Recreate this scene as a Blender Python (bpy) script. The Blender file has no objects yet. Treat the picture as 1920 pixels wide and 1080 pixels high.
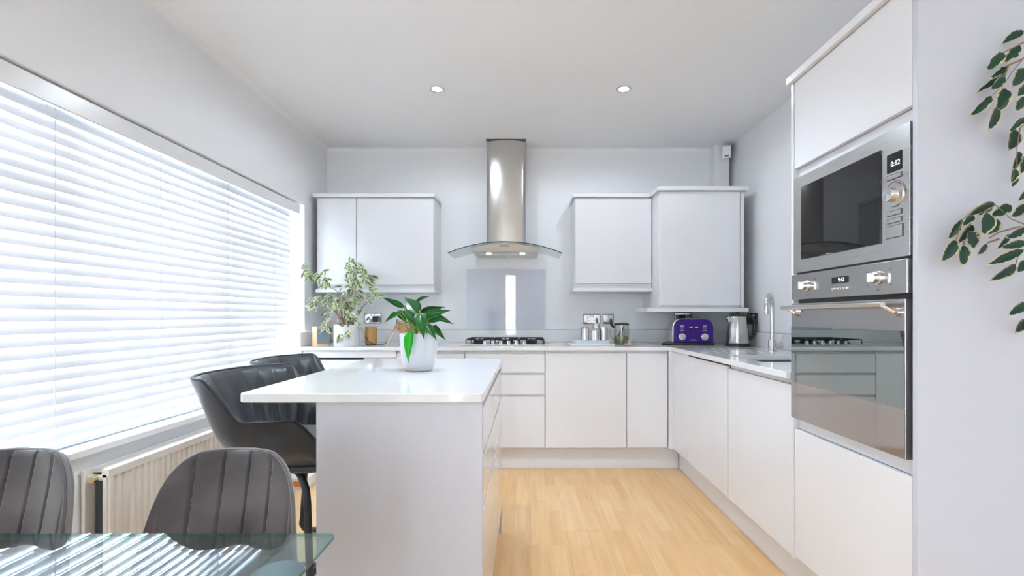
import bpy, bmesh, math, random
from mathutils import Vector, Matrix, Euler
random.seed(7)
S = bpy.context.scene
COL = S.collection
PI = math.pi

# ------------------------------------------------------------------ camera, sky, exposure
FPX, CX, CY, CAMZ = 913.0, 987.0, 592.0, 1.14
cam_data = bpy.data.cameras.new('camera')
cam = bpy.data.objects.new('camera', cam_data)
COL.objects.link(cam)
cam.location = (0, 0, CAMZ)
cam.rotation_euler = (PI / 2, 0, 0)
cam_data.sensor_width = 36.0
cam_data.lens = 36.0 * FPX / 1920.0
cam_data.shift_x = -(CX - 960) / 1920.0
cam_data.shift_y = (CY - 540) / 1920.0
cam_data.clip_start = 0.02
S.camera = cam

world = bpy.data.worlds.new('overcast_sky')
S.world = world
world.use_nodes = True
bgn = world.node_tree.nodes['Background']
bgn.inputs[0].default_value = (0.77, 0.87, 1.0, 1)
bgn.inputs[1].default_value = 4.0

S.view_settings.view_transform = 'Standard'
S.view_settings.look = 'None'
S.view_settings.gamma = 1.0
S.view_settings.use_curve_mapping = False
S.view_settings.exposure = 2.65

SPOT_FAR, SPOT_MID, SPOT_NEAR = 2.3, 8.5, 3.0      # ceiling downlights: far pair, then unseen pairs added as fill over island and dining


# ------------------------------------------------------------------ materials
def new_mat(name):
    m = bpy.data.materials.new(name)
    m.use_nodes = True
    nt = m.node_tree
    return m, nt, nt.nodes['Principled BSDF']


def mat(name, col, rough=0.5, metal=0.0, spec=0.5, coat=0.0, sheen=0.0, bump=None, vary=None, emit=None, trans=0.0):
    m, nt, p = new_mat(name)
    p.inputs['Base Color'].default_value = (*col, 1)
    p.inputs['Roughness'].default_value = rough
    p.inputs['Metallic'].default_value = metal
    p.inputs['Specular IOR Level'].default_value = spec
    p.inputs['Coat Weight'].default_value = coat
    p.inputs['Coat Roughness'].default_value = 0.05
    p.inputs['Sheen Weight'].default_value = sheen
    p.inputs['Transmission Weight'].default_value = trans
    if emit:
        p.inputs['Emission Color'].default_value = (*emit[0], 1)
        p.inputs['Emission Strength'].default_value = emit[1]
    tc = nt.nodes.new('ShaderNodeTexCoord')
    if vary:                                   # (scale, second colour, xyz stretch)
        sc, c2, st = vary
        mp = nt.nodes.new('ShaderNodeMapping'); mp.inputs['Scale'].default_value = st
        n = nt.nodes.new('ShaderNodeTexNoise'); n.inputs['Scale'].default_value = sc; n.inputs['Detail'].default_value = 5
        r = nt.nodes.new('ShaderNodeValToRGB')
        r.color_ramp.elements[0].position = 0.35; r.color_ramp.elements[1].position = 0.65
        r.color_ramp.elements[0].color = (*col, 1); r.color_ramp.elements[1].color = (*c2, 1)
        nt.links.new(tc.outputs['Object'], mp.inputs[0]); nt.links.new(mp.outputs[0], n.inputs['Vector'])
        nt.links.new(n.outputs[0], r.inputs[0]); nt.links.new(r.outputs[0], p.inputs['Base Color'])
    if bump:                                   # (scale, strength, xyz stretch)
        sc, stn, st = bump
        mp = nt.nodes.new('ShaderNodeMapping'); mp.inputs['Scale'].default_value = st
        n = nt.nodes.new('ShaderNodeTexNoise'); n.inputs['Scale'].default_value = sc; n.inputs['Detail'].default_value = 3
        b = nt.nodes.new('ShaderNodeBump'); b.inputs['Strength'].default_value = stn; b.inputs['Distance'].default_value = 0.002
        nt.links.new(tc.outputs['Object'], mp.inputs[0]); nt.links.new(mp.outputs[0], n.inputs['Vector'])
        nt.links.new(n.outputs[0], b.inputs['Height']); nt.links.new(b.outputs[0], p.inputs['Normal'])
    return m


def thin_glass(name, tint, f0=0.04, gain=0.96, rough=0.0):
    m, nt, p = new_mat(name)
    nt.nodes.remove(p)
    out = nt.nodes['Material Output']
    t = nt.nodes.new('ShaderNodeBsdfTransparent'); t.inputs[0].default_value = (*tint, 1)
    g = nt.nodes.new('ShaderNodeBsdfGlossy'); g.inputs['Roughness'].default_value = rough
    lw = nt.nodes.new('ShaderNodeLayerWeight'); lw.inputs[0].default_value = 0.5
    pw = nt.nodes.new('ShaderNodeMath'); pw.operation = 'POWER'; pw.inputs[1].default_value = 5
    ma = nt.nodes.new('ShaderNodeMath'); ma.operation = 'MULTIPLY_ADD'; ma.inputs[1].default_value = gain; ma.inputs[2].default_value = f0
    mx = nt.nodes.new('ShaderNodeMixShader')
    nt.links.new(lw.outputs['Facing'], pw.inputs[0]); nt.links.new(pw.outputs[0], ma.inputs[0])
    nt.links.new(ma.outputs[0], mx.inputs[0]); nt.links.new(t.outputs[0], mx.inputs[1]); nt.links.new(g.outputs[0], mx.inputs[2])
    nt.links.new(mx.outputs[0], out.inputs[0])
    return m


def slat_mat():
    m, nt, p = new_mat('blind_slat_white')
    p.inputs['Base Color'].default_value = (0.86, 0.86, 0.88, 1)
    p.inputs['Roughness'].default_value = 0.35
    out = nt.nodes['Material Output']
    t = nt.nodes.new('ShaderNodeBsdfTranslucent'); t.inputs[0].default_value = (0.85, 0.86, 0.9, 1)
    mx = nt.nodes.new('ShaderNodeMixShader'); mx.inputs[0].default_value = 0.13
    nt.links.new(p.outputs[0], mx.inputs[1]); nt.links.new(t.outputs[0], mx.inputs[2]); nt.links.new(mx.outputs[0], out.inputs[0])
    return m


def floor_mat():
    m, nt, p = new_mat('beech_laminate')
    L = nt.links.new
    geo = nt.nodes.new('ShaderNodeNewGeometry')
    sx = nt.nodes.new('ShaderNodeSeparateXYZ'); L(geo.outputs['Position'], sx.inputs[0])
    cb = nt.nodes.new('ShaderNodeCombineXYZ'); L(sx.outputs[1], cb.inputs[0]); L(sx.outputs[0], cb.inputs[1])
    br = nt.nodes.new('ShaderNodeTexBrick')
    br.inputs['Color1'].default_value = (0.80, 0.49, 0.215, 1)
    br.inputs['Color2'].default_value = (0.88, 0.59, 0.30, 1)
    br.inputs['Mortar'].default_value = (0.72, 0.43, 0.19, 1)
    br.inputs['Scale'].default_value = 1.0
    br.inputs['Mortar Size'].default_value = 0.0006
    br.inputs['Brick Width'].default_value = 0.43
    br.inputs['Row Height'].default_value = 0.0643
    br.offset = 0.37
    L(cb.outputs[0], br.inputs['Vector'])
    mp = nt.nodes.new('ShaderNodeMapping'); mp.inputs['Scale'].default_value = (30, 2.5, 1)
    L(geo.outputs['Position'], mp.inputs[0])
    n = nt.nodes.new('ShaderNodeTexNoise'); n.inputs['Scale'].default_value = 1.0; n.inputs['Detail'].default_value = 6
    L(mp.outputs[0], n.inputs['Vector'])
    rp = nt.nodes.new('ShaderNodeValToRGB')
    rp.color_ramp.elements[0].position = 0.3; rp.color_ramp.elements[1].position = 0.7
    rp.color_ramp.elements[0].color = (0.92, 0.89, 0.86, 1); rp.color_ramp.elements[1].color = (1.06, 1.06, 1.06, 1)
    L(n.outputs[0], rp.inputs[0])
    mx = nt.nodes.new('ShaderNodeMix'); mx.data_type = 'RGBA'; mx.blend_type = 'MULTIPLY'; mx.inputs[0].default_value = 1.0
    L(br.outputs[0], mx.inputs[6]); L(rp.outputs[0], mx.inputs[7])
    L(mx.outputs[2], p.inputs['Base Color'])
    p.inputs['Roughness'].default_value = 0.28
    return m


def steel_mat(name, base=(0.58, 0.57, 0.56), rough=0.26, stretch=(3, 3, 220), var=0.10):
    m, nt, p = new_mat(name)
    L = nt.links.new
    p.inputs['Metallic'].default_value = 1.0
    p.inputs['Base Color'].default_value = (*base, 1)
    tc = nt.nodes.new('ShaderNodeTexCoord')
    mp = nt.nodes.new('ShaderNodeMapping'); mp.inputs['Scale'].default_value = stretch
    n = nt.nodes.new('ShaderNodeTexNoise'); n.inputs['Scale'].default_value = 1.0; n.inputs['Detail'].default_value = 3
    L(tc.outputs['Object'], mp.inputs[0]); L(mp.outputs[0], n.inputs['Vector'])
    mr = nt.nodes.new('ShaderNodeMapRange'); mr.inputs['To Min'].default_value = rough - var / 2; mr.inputs['To Max'].default_value = rough + var / 2
    L(n.outputs[0], mr.inputs[0]); L(mr.outputs[0], p.inputs['Roughness'])
    return m


def variegated_mat(name, inner, outer, lo=0.30):
    """leaf mesh has local x across (-.5...5) and y along (0..1)"""
    m, nt, p = new_mat(name)
    L = nt.links.new
    tc = nt.nodes.new('ShaderNodeTexCoord')
    at = nt.nodes.new('ShaderNodeAttribute'); at.attribute_name = 'rim'
    n = nt.nodes.new('ShaderNodeTexNoise'); n.inputs['Scale'].default_value = 5.0; n.inputs['Detail'].default_value = 4
    oi = nt.nodes.new('ShaderNodeObjectInfo')
    ad = nt.nodes.new('ShaderNodeVectorMath'); ad.operation = 'ADD'
    sc = nt.nodes.new('ShaderNodeMath'); sc.operation = 'MULTIPLY'; sc.inputs[1].default_value = 40
    L(oi.outputs['Random'], sc.inputs[0]); L(tc.outputs['Object'], ad.inputs[0]); L(sc.outputs[0], ad.inputs[1])
    L(ad.outputs[0], n.inputs['Vector'])
    ma = nt.nodes.new('ShaderNodeMath'); ma.operation = 'MULTIPLY_ADD'; ma.inputs[1].default_value = 0.9
    L(n.outputs[0], ma.inputs[0]); L(at.outputs['Fac'], ma.inputs[2])
    rp = nt.nodes.new('ShaderNodeValToRGB'); rp.color_ramp.interpolation = 'EASE'
    rp.color_ramp.elements[0].position = lo; rp.color_ramp.elements[1].position = lo + 0.04
    sub = nt.nodes.new('ShaderNodeMath'); sub.operation = 'ADD'; sub.inputs[1].default_value = 0.0
    L(ma.outputs[0], sub.inputs[0]); L(sub.outputs[0], rp.inputs[0])
    rp.color_ramp.elements[0].color = (*inner, 1); rp.color_ramp.elements[1].color = (*outer, 1)
    hs = nt.nodes.new('ShaderNodeHueSaturation')
    mr = nt.nodes.new('ShaderNodeMapRange'); mr.inputs['To Min'].default_value = 0.6; mr.inputs['To Max'].default_value = 1.35
    L(oi.outputs['Random'], mr.inputs[0]); L(mr.outputs[0], hs.inputs['Value']); L(rp.outputs[0], hs.inputs['Color'])
    L(hs.outputs[0], p.inputs['Base Color'])
    p.inputs['Roughness'].default_value = 0.42
    return m


M = {}
M['wall'] = mat('wall_paint', (0.90, 0.90, 0.915), 0.55, bump=(60, 0.08, (1, 1, 1)))
M['ceiling'] = mat('ceiling_paint', (0.92, 0.915, 0.92), 0.6)
M['gloss'] = mat('gloss_white_lacquer', (0.82, 0.815, 0.835), 0.07, spec=0.5)
M['satin'] = mat('satin_white_panel', (0.80, 0.80, 0.825), 0.22)
M['panel'] = mat('toned_down_panel', (0.60, 0.61, 0.675), 0.3)  # greyer than the satin white, to offset strong light from behind
M['cornice'] = mat('white_laminate_edge', (0.84, 0.84, 0.85), 0.25)
M['quartz'] = mat('white_quartz', (0.83, 0.825, 0.83), 0.05)
M['upvc'] = mat('white_upvc', (0.86, 0.86, 0.87), 0.25)
M['gasket'] = mat('dark_gasket', (0.05, 0.06, 0.07), 0.5)
M['slat'] = slat_mat()
M['cord'] = mat('blind_cord', (0.70, 0.71, 0.74), 0.6)
M['slot'] = mat('cord_slot_dark', (0.12, 0.13, 0.16), 0.6)
M['pane'] = thin_glass('window_glass', (0.97, 0.985, 0.985))
M['floor'] = floor_mat()
M['subfloor'] = mat('joint_shadow', (0.20, 0.12, 0.06), 0.8)
M['steel'] = steel_mat('brushed_steel', stretch=(4, 4, 260))
M['steel_v'] = steel_mat('brushed_steel_hood', base=(0.56, 0.545, 0.52), rough=0.22, stretch=(160, 160, 3))
M['steel_oven'] = steel_mat('brushed_steel_oven', base=(0.50, 0.485, 0.47), rough=0.24, stretch=(4, 4, 260))
M['steel_hood_body'] = steel_mat('satin_steel_hood_body', base=(0.72, 0.72, 0.72), rough=0.5, stretch=(4, 4, 260))
M['mirror_steel'] = mat('polished_steel_strip', (0.50, 0.46, 0.44), 0.07, 1.0)
M['chrome'] = mat('chrome', (0.72, 0.72, 0.72), 0.08, 1.0)
M['satin_steel'] = mat('satin_nickel', (0.62, 0.60, 0.57), 0.2, 1.0)
M['black_glass'] = mat('black_glass', (0.008, 0.008, 0.010), 0.02, spec=0.6)
M['oven_glass'] = mat('mirrored_oven_glass', (0.36, 0.40, 0.39), 0.015, 1.0)
M['black'] = mat('black_plastic', (0.015, 0.015, 0.017), 0.3)
M['iron'] = mat('cast_iron', (0.02, 0.02, 0.022), 0.55)
M['void'] = mat('dark_recess', (0.02, 0.02, 0.022), 0.7)
M['white_plastic'] = mat('white_plastic', (0.82, 0.82, 0.82), 0.3)
M['splash'] = mat('glass_splashback', (0.60, 0.62, 0.69), 0.02, spec=0.7)
M['hoodglass'] = thin_glass('hood_glass', (0.86, 0.93, 0.92), 0.06)
M['glass_edge_dark'] = mat('glass_edge_dark', (0.02, 0.06, 0.06), 0.08)
M['tableglass'] = thin_glass('table_glass', (0.80, 0.92, 0.93), 0.10, 1.6)
M['glass_edge'] = thin_glass('green_glass_edge', (0.10, 0.46, 0.42), 0.08)
M['velvet'] = mat('grey_velvet', (0.048, 0.041, 0.045), 0.75, sheen=0.7, vary=(7, (0.100, 0.088, 0.093), (1, 1, 1.6)))
M['velvet_seam'] = mat('velvet_piping', (0.16, 0.15, 0.15), 0.7, sheen=0.5)
M['leather'] = mat('dark_slate_leather', (0.020, 0.024, 0.030), 0.34, vary=(14, (0.034, 0.039, 0.047), (1, 1, 1)), sheen=0.25)
M['piping'] = mat('black_piping', (0.012, 0.014, 0.018), 0.4)
M['seatpad'] = mat('slate_seat_lit', (0.13, 0.14, 0.16), 0.6, sheen=1.0)  # lighter than the shell: light falling on the seat is put into the colour
M['black_metal'] = mat('black_powder_coat', (0.02, 0.022, 0.026), 0.35)
M['radiator'] = mat('cream_enamel', (0.80, 0.755, 0.70), 0.3)
M['brass'] = mat('brass_cap', (0.75, 0.58, 0.32), 0.25, 1.0)
M['ceramic'] = mat('white_grey_ceramic', (0.74, 0.75, 0.77), 0.28, vary=(5, (0.62, 0.63, 0.66), (1, 1, 0.6)))
M['pot_white'] = mat('white_matt_pot', (0.82, 0.82, 0.83), 0.5)
M['soil'] = mat('potting_soil', (0.05, 0.035, 0.025), 0.9)
M['leaf_lily'] = mat('glossy_lily_leaf', (0.010, 0.090, 0.014), 0.25, vary=(3.5, (0.020, 0.16, 0.022), (1, 1, 1)))
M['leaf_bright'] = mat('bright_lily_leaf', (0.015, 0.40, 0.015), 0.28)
M['stem_green'] = mat('green_stem', (0.16, 0.30, 0.05), 0.5)
M['bark'] = mat('brown_bark', (0.30, 0.20, 0.13), 0.8)
M['leaf_ficus'] = variegated_mat('variegated_ficus_leaf', (0.20, 0.30, 0.12), (0.70, 0.74, 0.52), 0.62)
M['leaf_silk'] = variegated_mat('variegated_dark_leaf', (0.002, 0.036, 0.018), (0.50, 0.45, 0.30), 0.80)
M['wood'] = mat('pale_wood', (0.72, 0.46, 0.24), 0.45, vary=(4, (0.80, 0.55, 0.32), (1, 1, 12)))
M['amber_wood'] = mat('amber_wood', (0.50, 0.26, 0.08), 0.4, vary=(5, (0.62, 0.36, 0.13), (10, 10, 1)))
M['bluepanel'] = mat('blue_grey_glass_panel', (0.22, 0.30, 0.36), 0.1)
M['wicker'] = mat('wicker', (0.42, 0.22, 0.09), 0.6, vary=(60, (0.58, 0.36, 0.18), (1, 1, 1)))
M['stick'] = mat('pale_cane', (0.66, 0.48, 0.32), 0.6)
M['purple'] = mat('purple_enamel', (0.05, 0.008, 0.23), 0.16, spec=0.35)
M['olive'] = mat('green_olives', (0.26, 0.27, 0.04), 0.4, vary=(60, (0.12, 0.10, 0.02), (1, 1, 1)))
M['jugglass'] = thin_glass('jug_glass', (0.90, 0.92, 0.90), 0.08)
M['amberglass'] = thin_glass('tealight_glass', (0.96, 0.93, 0.90), 0.06)
M['wax'] = mat('cream_wax', (0.80, 0.76, 0.70), 0.5)
M['leafbrown'] = mat('brown_sprig', (0.10, 0.07, 0.05), 0.7)
M['lamp'] = mat('lamp_emitter', (1, 1, 1), 0.5, emit=((1.0, 0.95, 0.88), 8.0))
M['hoodlamp'] = mat('hood_lamp_emitter', (1, 1, 1), 0.5, emit=((1.0, 0.96, 0.9), 1.2))
M['digit'] = mat('display_digits', (0.9, 0.95, 1), 0.5, emit=((0.85, 0.92, 1.0), 0.22))
M['orange'] = mat('orange_print', (0.75, 0.22, 0.03), 0.5)
M['white'] = mat('white_card', (0.82, 0.82, 0.82), 0.5)
M['grey_mark'] = mat('grey_print', (0.14, 0.14, 0.15), 0.5)
M['paving'] = mat('pale_paving', (0.55, 0.55, 0.54), 0.8, vary=(3, (0.48, 0.48, 0.47), (1, 1, 1)))


# ------------------------------------------------------------------ mesh builder
class MB:
    def __init__(s):
        s.v = []; s.f = []; s.mi = []; s.cur = 0

    def face(s, idx):
        s.f.append(tuple(idx)); s.mi.append(s.cur)

    def box(s, x0, x1, y0, y1, z0, z1):
        x0, x1 = sorted((x0, x1)); y0, y1 = sorted((y0, y1)); z0, z1 = sorted((z0, z1))
        b = len(s.v)
        s.v += [(x0, y0, z0), (x1, y0, z0), (x1, y1, z0), (x0, y1, z0), (x0, y0, z1), (x1, y0, z1), (x1, y1, z1), (x0, y1, z1)]
        for q in ((3, 2, 1, 0), (4, 5, 6, 7), (0, 1, 5, 4), (1, 2, 6, 5), (2, 3, 7, 6), (3, 0, 4, 7)):
            s.face([b + i for i in q])
        return s

    def cells(s, xs, ys, z0, z1, skip):
        """slab made of rectangular cells, skip(i,j) leaves a hole"""
        nx, ny = len(xs) - 1, len(ys) - 1
        idx = {}
        def vid(i, j, k):
            key = (i, j, k)
            if key not in idx:
                idx[key] = len(s.v); s.v.append((xs[i], ys[j], z1 if k else z0))
            return idx[key]
        inc = lambda i, j: 0 <= i < nx and 0 <= j < ny and not skip(i, j)
        for i in range(nx):
            for j in range(ny):
                if not inc(i, j): continue
                s.face([vid(i, j, 1), vid(i + 1, j, 1), vid(i + 1, j + 1, 1), vid(i, j + 1, 1)])
                s.face([vid(i, j, 0), vid(i, j + 1, 0), vid(i + 1, j + 1, 0), vid(i + 1, j, 0)])
                if not inc(i - 1, j): s.face([vid(i, j + 1, 0), vid(i, j, 0), vid(i, j, 1), vid(i, j + 1, 1)])
                if not inc(i + 1, j): s.face([vid(i + 1, j, 0), vid(i + 1, j + 1, 0), vid(i + 1, j + 1, 1), vid(i + 1, j, 1)])
                if not inc(i, j - 1): s.face([vid(i, j, 0), vid(i + 1, j, 0), vid(i + 1, j, 1), vid(i, j, 1)])
                if not inc(i, j + 1): s.face([vid(i + 1, j + 1, 0), vid(i, j + 1, 0), vid(i, j + 1, 1), vid(i + 1, j + 1, 1)])
        return s

    def tube(s, pts, r, n=10, caps=True, closed=False):
        pts = [Vector(p) for p in pts]
        m = len(pts)
        rs = r if isinstance(r, (list, tuple)) else [r] * m
        tang = []
        for i in range(m):
            if closed: t = pts[(i + 1) % m] - pts[i - 1]
            else: t = pts[min(i + 1, m - 1)] - pts[max(i - 1, 0)]
            tang.append(t.normalized())
        ref = Vector((0, 0, 1)) if abs(tang[0].z) < 0.9 else Vector((1, 0, 0))
        nrm = (ref - tang[0] * ref.dot(tang[0])).normalized()
        b = len(s.v)
        for i in range(m):
            nrm = (nrm - tang[i] * nrm.dot(tang[i]))
            nrm = nrm.normalized() if nrm.length > 1e-6 else tang[i].orthogonal().normalized()
            bi = tang[i].cross(nrm)
            for k in range(n):
                a = 2 * PI * k / n
                s.v.append(tuple(pts[i] + (nrm * math.cos(a) + bi * math.sin(a)) * rs[i]))
        for i in range(m if closed else m - 1):
            j = (i + 1) % m
            for k in range(n):
                k2 = (k + 1) % n
                s.face([b + i * n + k, b + i * n + k2, b + j * n + k2, b + j * n + k])
        if caps and not closed:
            s.face([b + k for k in reversed(range(n))]); s.face([b + (m - 1) * n + k for k in range(n)])
        return s

    def lathe(s, prof, c=(0, 0, 0), n=32, mtx=None, sx=1.0, sy=1.0):
        b = len(s.v)
        mm = mtx or Matrix.Identity(4)
        c = Vector(c)
        for (r, z) in prof:
            for k in range(n):
                a = 2 * PI * k / n
                s.v.append(tuple(c + (mm @ Vector((r * math.cos(a) * sx, r * math.sin(a) * sy, z)))))
        for i in range(len(prof) - 1):
            for k in range(n):
                k2 = (k + 1) % n
                s.face([b + i * n + k, b + i * n + k2, b + (i + 1) * n + k2, b + (i + 1) * n + k])
        if prof[0][0] > 1e-6: s.face([b + k for k in reversed(range(n))])
        if prof[-1][0] > 1e-6: s.face([b + (len(prof) - 1) * n + k for k in range(n)])
        return s

    def grid(s, fn, nu, nv, close_u=False):
        b = len(s.v)
        for j in range(nv + 1):
            for i in range(nu + 1):
                s.v.append(tuple(fn(i / nu, j / nv)))
        w = nu + 1
        for j in range(nv):
            for i in range(nu):
                s.face([b + j * w + i, b + j * w + i + 1, b + (j + 1) * w + i + 1, b + (j + 1) * w + i])
        return s

    def shell(s, fo, fi, nu, nv):
        """closed shell between outer grid fo(u,v) and inner grid fi(u,v)"""
        b = len(s.v); s.grid(fo, nu, nv); b2 = len(s.v); w = nu + 1
        nf = len(s.f); s.grid(fi, nu, nv)
        for k in range(nf, len(s.f)): s.f[k] = tuple(reversed(s.f[k]))
        for i in range(nu):
            s.face([b + i + 1, b + i, b2 + i, b2 + i + 1])
            t = nv * w
            s.face([b + t + i, b + t + i + 1, b2 + t + i + 1, b2 + t + i])
        for j in range(nv):
            s.face([b + j * w, b + (j + 1) * w, b2 + (j + 1) * w, b2 + j * w])
            s.face([b + (j + 1) * w + nu, b + j * w + nu, b2 + j * w + nu, b2 + (j + 1) * w + nu])
        return s

    def prism(s, outline, y0, y1, mtx=None):
        """outline in (x,z), extruded along y"""
        b = len(s.v); n = len(outline)
        mm = mtx or Matrix.Identity(4)
        for y in (y0, y1):
            for (x, z) in outline: s.v.append(tuple(mm @ Vector((x, y, z))))
        s.face([b + i for i in range(n)]); s.face([b + n + i for i in reversed(range(n))])
        for i in range(n):
            j = (i + 1) % n
            s.face([b + j, b + i, b + n + i, b + n + j])
        return s

    def xf(s, start, m):
        for i in range(start, len(s.v)): s.v[i] = tuple(m @ Vector(s.v[i]))
        return s


def rrect(w, h, r, n=6, cx=0, cz=0):
    pts = []
    for (sx, sz, a0) in ((1, 1, 0), (-1, 1, 90), (-1, -1, 180), (1, -1, 270)):
        for k in range(n + 1):
            a = math.radians(a0 + 90 * k / n)
            pts.append((cx + sx * (w / 2 - r) + r * math.cos(a), cz + sz * (h / 2 - r) + r * math.sin(a)))
    return pts


def wloc(o):
    v = Vector((0, 0, 0))
    while o is not None:
        v += o.location; o = o.parent
    return v


def setp(o, label=None, cat=None, group=None, kind=None):
    if label: o['label'] = label
    if cat: o['category'] = cat
    if group: o['group'] = group
    if kind: o['kind'] = kind
    return o


def obj(name, mb, material, parent=None, bevel=0, seg=2, smooth=40, origin=None, recalc=True):
    me = bpy.data.meshes.new(name)
    org = wloc(parent) if parent is not None else Vector(origin or (0, 0, 0))
    me.from_pydata([tuple(Vector(v) - org) for v in mb.v], [], mb.f)
    mats = material if isinstance(material, (list, tuple)) else [material]
    for m in mats: me.materials.append(M[m])
    if len(mats) > 1:
        for i, p in enumerate(me.polygons): p.material_index = mb.mi[i]
    if recalc:
        bm = bmesh.new(); bm.from_mesh(me)
        bmesh.ops.recalc_face_normals(bm, faces=bm.faces)
        bm.to_mesh(me); bm.free()
    if smooth:
        me.polygons.foreach_set('use_smooth', [True] * len(me.polygons))
        me.set_sharp_from_angle(angle=math.radians(smooth))
    me.update()
    o = bpy.data.objects.new(name, me)
    COL.objects.link(o)
    if parent is not None: o.parent = parent
    else: o.location = org
    if bevel:
        b = o.modifiers.new('bevel', 'BEVEL'); b.width = bevel; b.segments = seg; b.limit_method = 'ANGLE'
        b.angle_limit = math.radians(40); b.harden_normals = True
    return o


def empty(name, loc=(0, 0, 0), parent=None):
    o = bpy.data.objects.new(name, None)
    COL.objects.link(o); o.location = loc; o.empty_display_size = 0.05
    if parent is not None: o.parent = parent
    return o


def thing(name, label, cat, loc=(0, 0, 0), group=None):
    return setp(empty(name, loc), label, cat, group)


def struct(name, mb, material, bevel=0, label=None, parent=None):
    o = obj(name, mb, material, parent, bevel)
    o['kind'] = 'structure'
    if label: o['label'] = label
    return o


def copy_tree(o, parent=None):
    c = o.copy(); COL.objects.link(c); c.parent = parent
    for ch in list(o.children): copy_tree(ch, c)
    return c


def inst(name, mesh, parent, loc=(0, 0, 0), rot=None, scale=(1, 1, 1)):
    o = bpy.data.objects.new(name, mesh)
    COL.objects.link(o); o.parent = parent; o.location = loc
    if rot is not None: o.rotation_euler = rot
    o.scale = scale
    return o


def bx(*a): return MB().box(*a)


def text_mesh(txt, size, mtx, name, material, parent):
    cu = bpy.data.curves.new(name, 'FONT'); cu.body = txt; cu.size = size; cu.align_x = 'CENTER'; cu.align_y = 'CENTER'
    cu.extrude = 0.0003
    t = bpy.data.objects.new('tmp', cu); COL.objects.link(t)
    dg = bpy.context.evaluated_depsgraph_get(); dg.update()
    me = bpy.data.meshes.new_from_object(t.evaluated_get(dg))
    bpy.data.objects.remove(t); bpy.data.curves.remove(cu)
    me.transform(Matrix.Translation(-wloc(parent)) @ mtx)
    me.materials.clear(); me.materials.append(M[material]); me.name = name
    o = bpy.data.objects.new(name, me); COL.objects.link(o); o.parent = parent
    return o


# ------------------------------------------------------------------ room shell
XL, XR, YB, YR, ZC = -1.72, 1.75, 4.20, -3.0, 2.585
WT = 0.25
# floor with planks
fl = struct('floor', bx(XL - WT, XR + WT, YR - WT, YB + WT, -0.10, -0.012), 'subfloor')
pw, pl = 0.193, 1.285
pm = bpy.data.meshes.new('plank')
pmb = bx(-pw / 2 + .0003, pw / 2 - .0003, 0, pl - .0006, -0.012, 0)
pm.from_pydata(pmb.v, [], pmb.f); pm.materials.append(M['floor']); pm.update()
row = 0
x = XL + pw / 2
while x - pw / 2 < XR - 0.001:
    y = YR - (row * 0.47) % pl
    wscale = min(1.0, (XR - (x - pw / 2)) / pw)
    while y < YB - 0.01:
        y0 = max(y, YR); y1 = min(y + pl, YB)
        if y1 - y0 > 0.02:
            inst('plank', pm, fl, (x - pw / 2 + pw * wscale / 2, y0, 0), None, (wscale, (y1 - y0) / pl, 1))
        y += pl
    x += pw; row += 1

struct('ceiling', bx(XL - WT, XR + WT, YR - WT, YB + WT, ZC, ZC + 0.15), 'ceiling')

WY0, WY1, WZ0, WZ1 = 0.80, 3.773, 0.60, 2.0        # blind window opening
PY0, PY1, PZ0, PZ1 = -2.75, -1.85, 0.06, 2.10      # unseen garden door added behind the viewpoint for fill daylight


def yz_wall(x0, x1, ys, zs, holes):
    mb = MB()
    mb.cells(ys, zs, x0, x1, lambda i, j: (i, j) in holes)
    mb.v = [(c, a, b) for (a, b, c) in mb.v]
    return mb


struct('wall_left', yz_wall(XL - WT, XL, [YR, PY0, PY1, WY0, WY1, YB], [0, PZ0, WZ0, WZ1, PZ1, ZC],
                            {(1, 1), (1, 2), (1, 3), (3, 2)}), 'wall')
struct('wall_right', bx(XR, XR + WT, YR, YB, 0, ZC), 'wall')
struct('wall_back', bx(XL - WT, XR + WT, YB, YB + WT, 0, ZC), 'wall')
RX0, RX1 = -0.54, -0.20                            # narrow tall side light in the rear wall
RD0, RD1 = 0.95, 1.45
mb = MB(); mb.cells([XL - WT, RX0, RX1, RD0, RD1, XR + WT], [0, 0.06, 2.15, ZC], YR - WT, YR, lambda i, j: j == 1 and i == 1)
mb.v = [(a, c, b) for (a, b, c) in mb.v]
struct('wall_rear', mb, 'wall')
setp(obj('ground_outside', bx(-14, 14, -14, 14, -0.30, -0.12), 'paving'), kind='structure')

# thicker lower plaster with a ledge line at z=2.09
struct('trim_1', MB().box(XL, XR, YB - 0.010, YB, 1.02, 2.088), 'wall', 0.003, 'raised lower plaster with a ledge line on the far wall')
struct('trim_2', MB().box(XR - 0.010, XR, 1.96, YB - 0.010, 1.02, 2.088), 'wall', 0.003, 'raised lower plaster with a ledge line on the sink wall')
struct('trim_3', bx(1.59, 1.715, YB - 0.09, YB, 2.112, ZC), 'wall', 0.004, 'boxed-in pipe in the ceiling corner above the tall wall cabinet')

# coving hint: soft triangular fillet along the ceiling
def fillet(name, pts0, pts1, label):
    m_ = MB(); m_.v = pts0 + pts1; n = len(pts0)
    m_.face(range(n)); m_.face([n + i for i in reversed(range(n))])
    for i in range(n): m_.face([i, (i + 1) % n, n + (i + 1) % n, n + i])
    return struct(name, m_, 'ceiling', 0, label)
def cove(k, r=.03): return [(0.0, 0.0)] + [(r - r * math.sin(PI / 2 * q / 8), -(r - r * math.cos(PI / 2 * q / 8))) for q in range(9)]
fillet('trim_4', [(XL + a, YR, ZC + b) for a, b in cove(0)], [(XL + a, YB, ZC + b) for a, b in cove(0)], 'rounded plaster join along the window wall')
fillet('trim_5', [(XL, YB - a, ZC + b) for a, b in cove(0)], [(1.585, YB - a, ZC + b) for a, b in cove(0)], 'rounded plaster join along the far wall')

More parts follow.
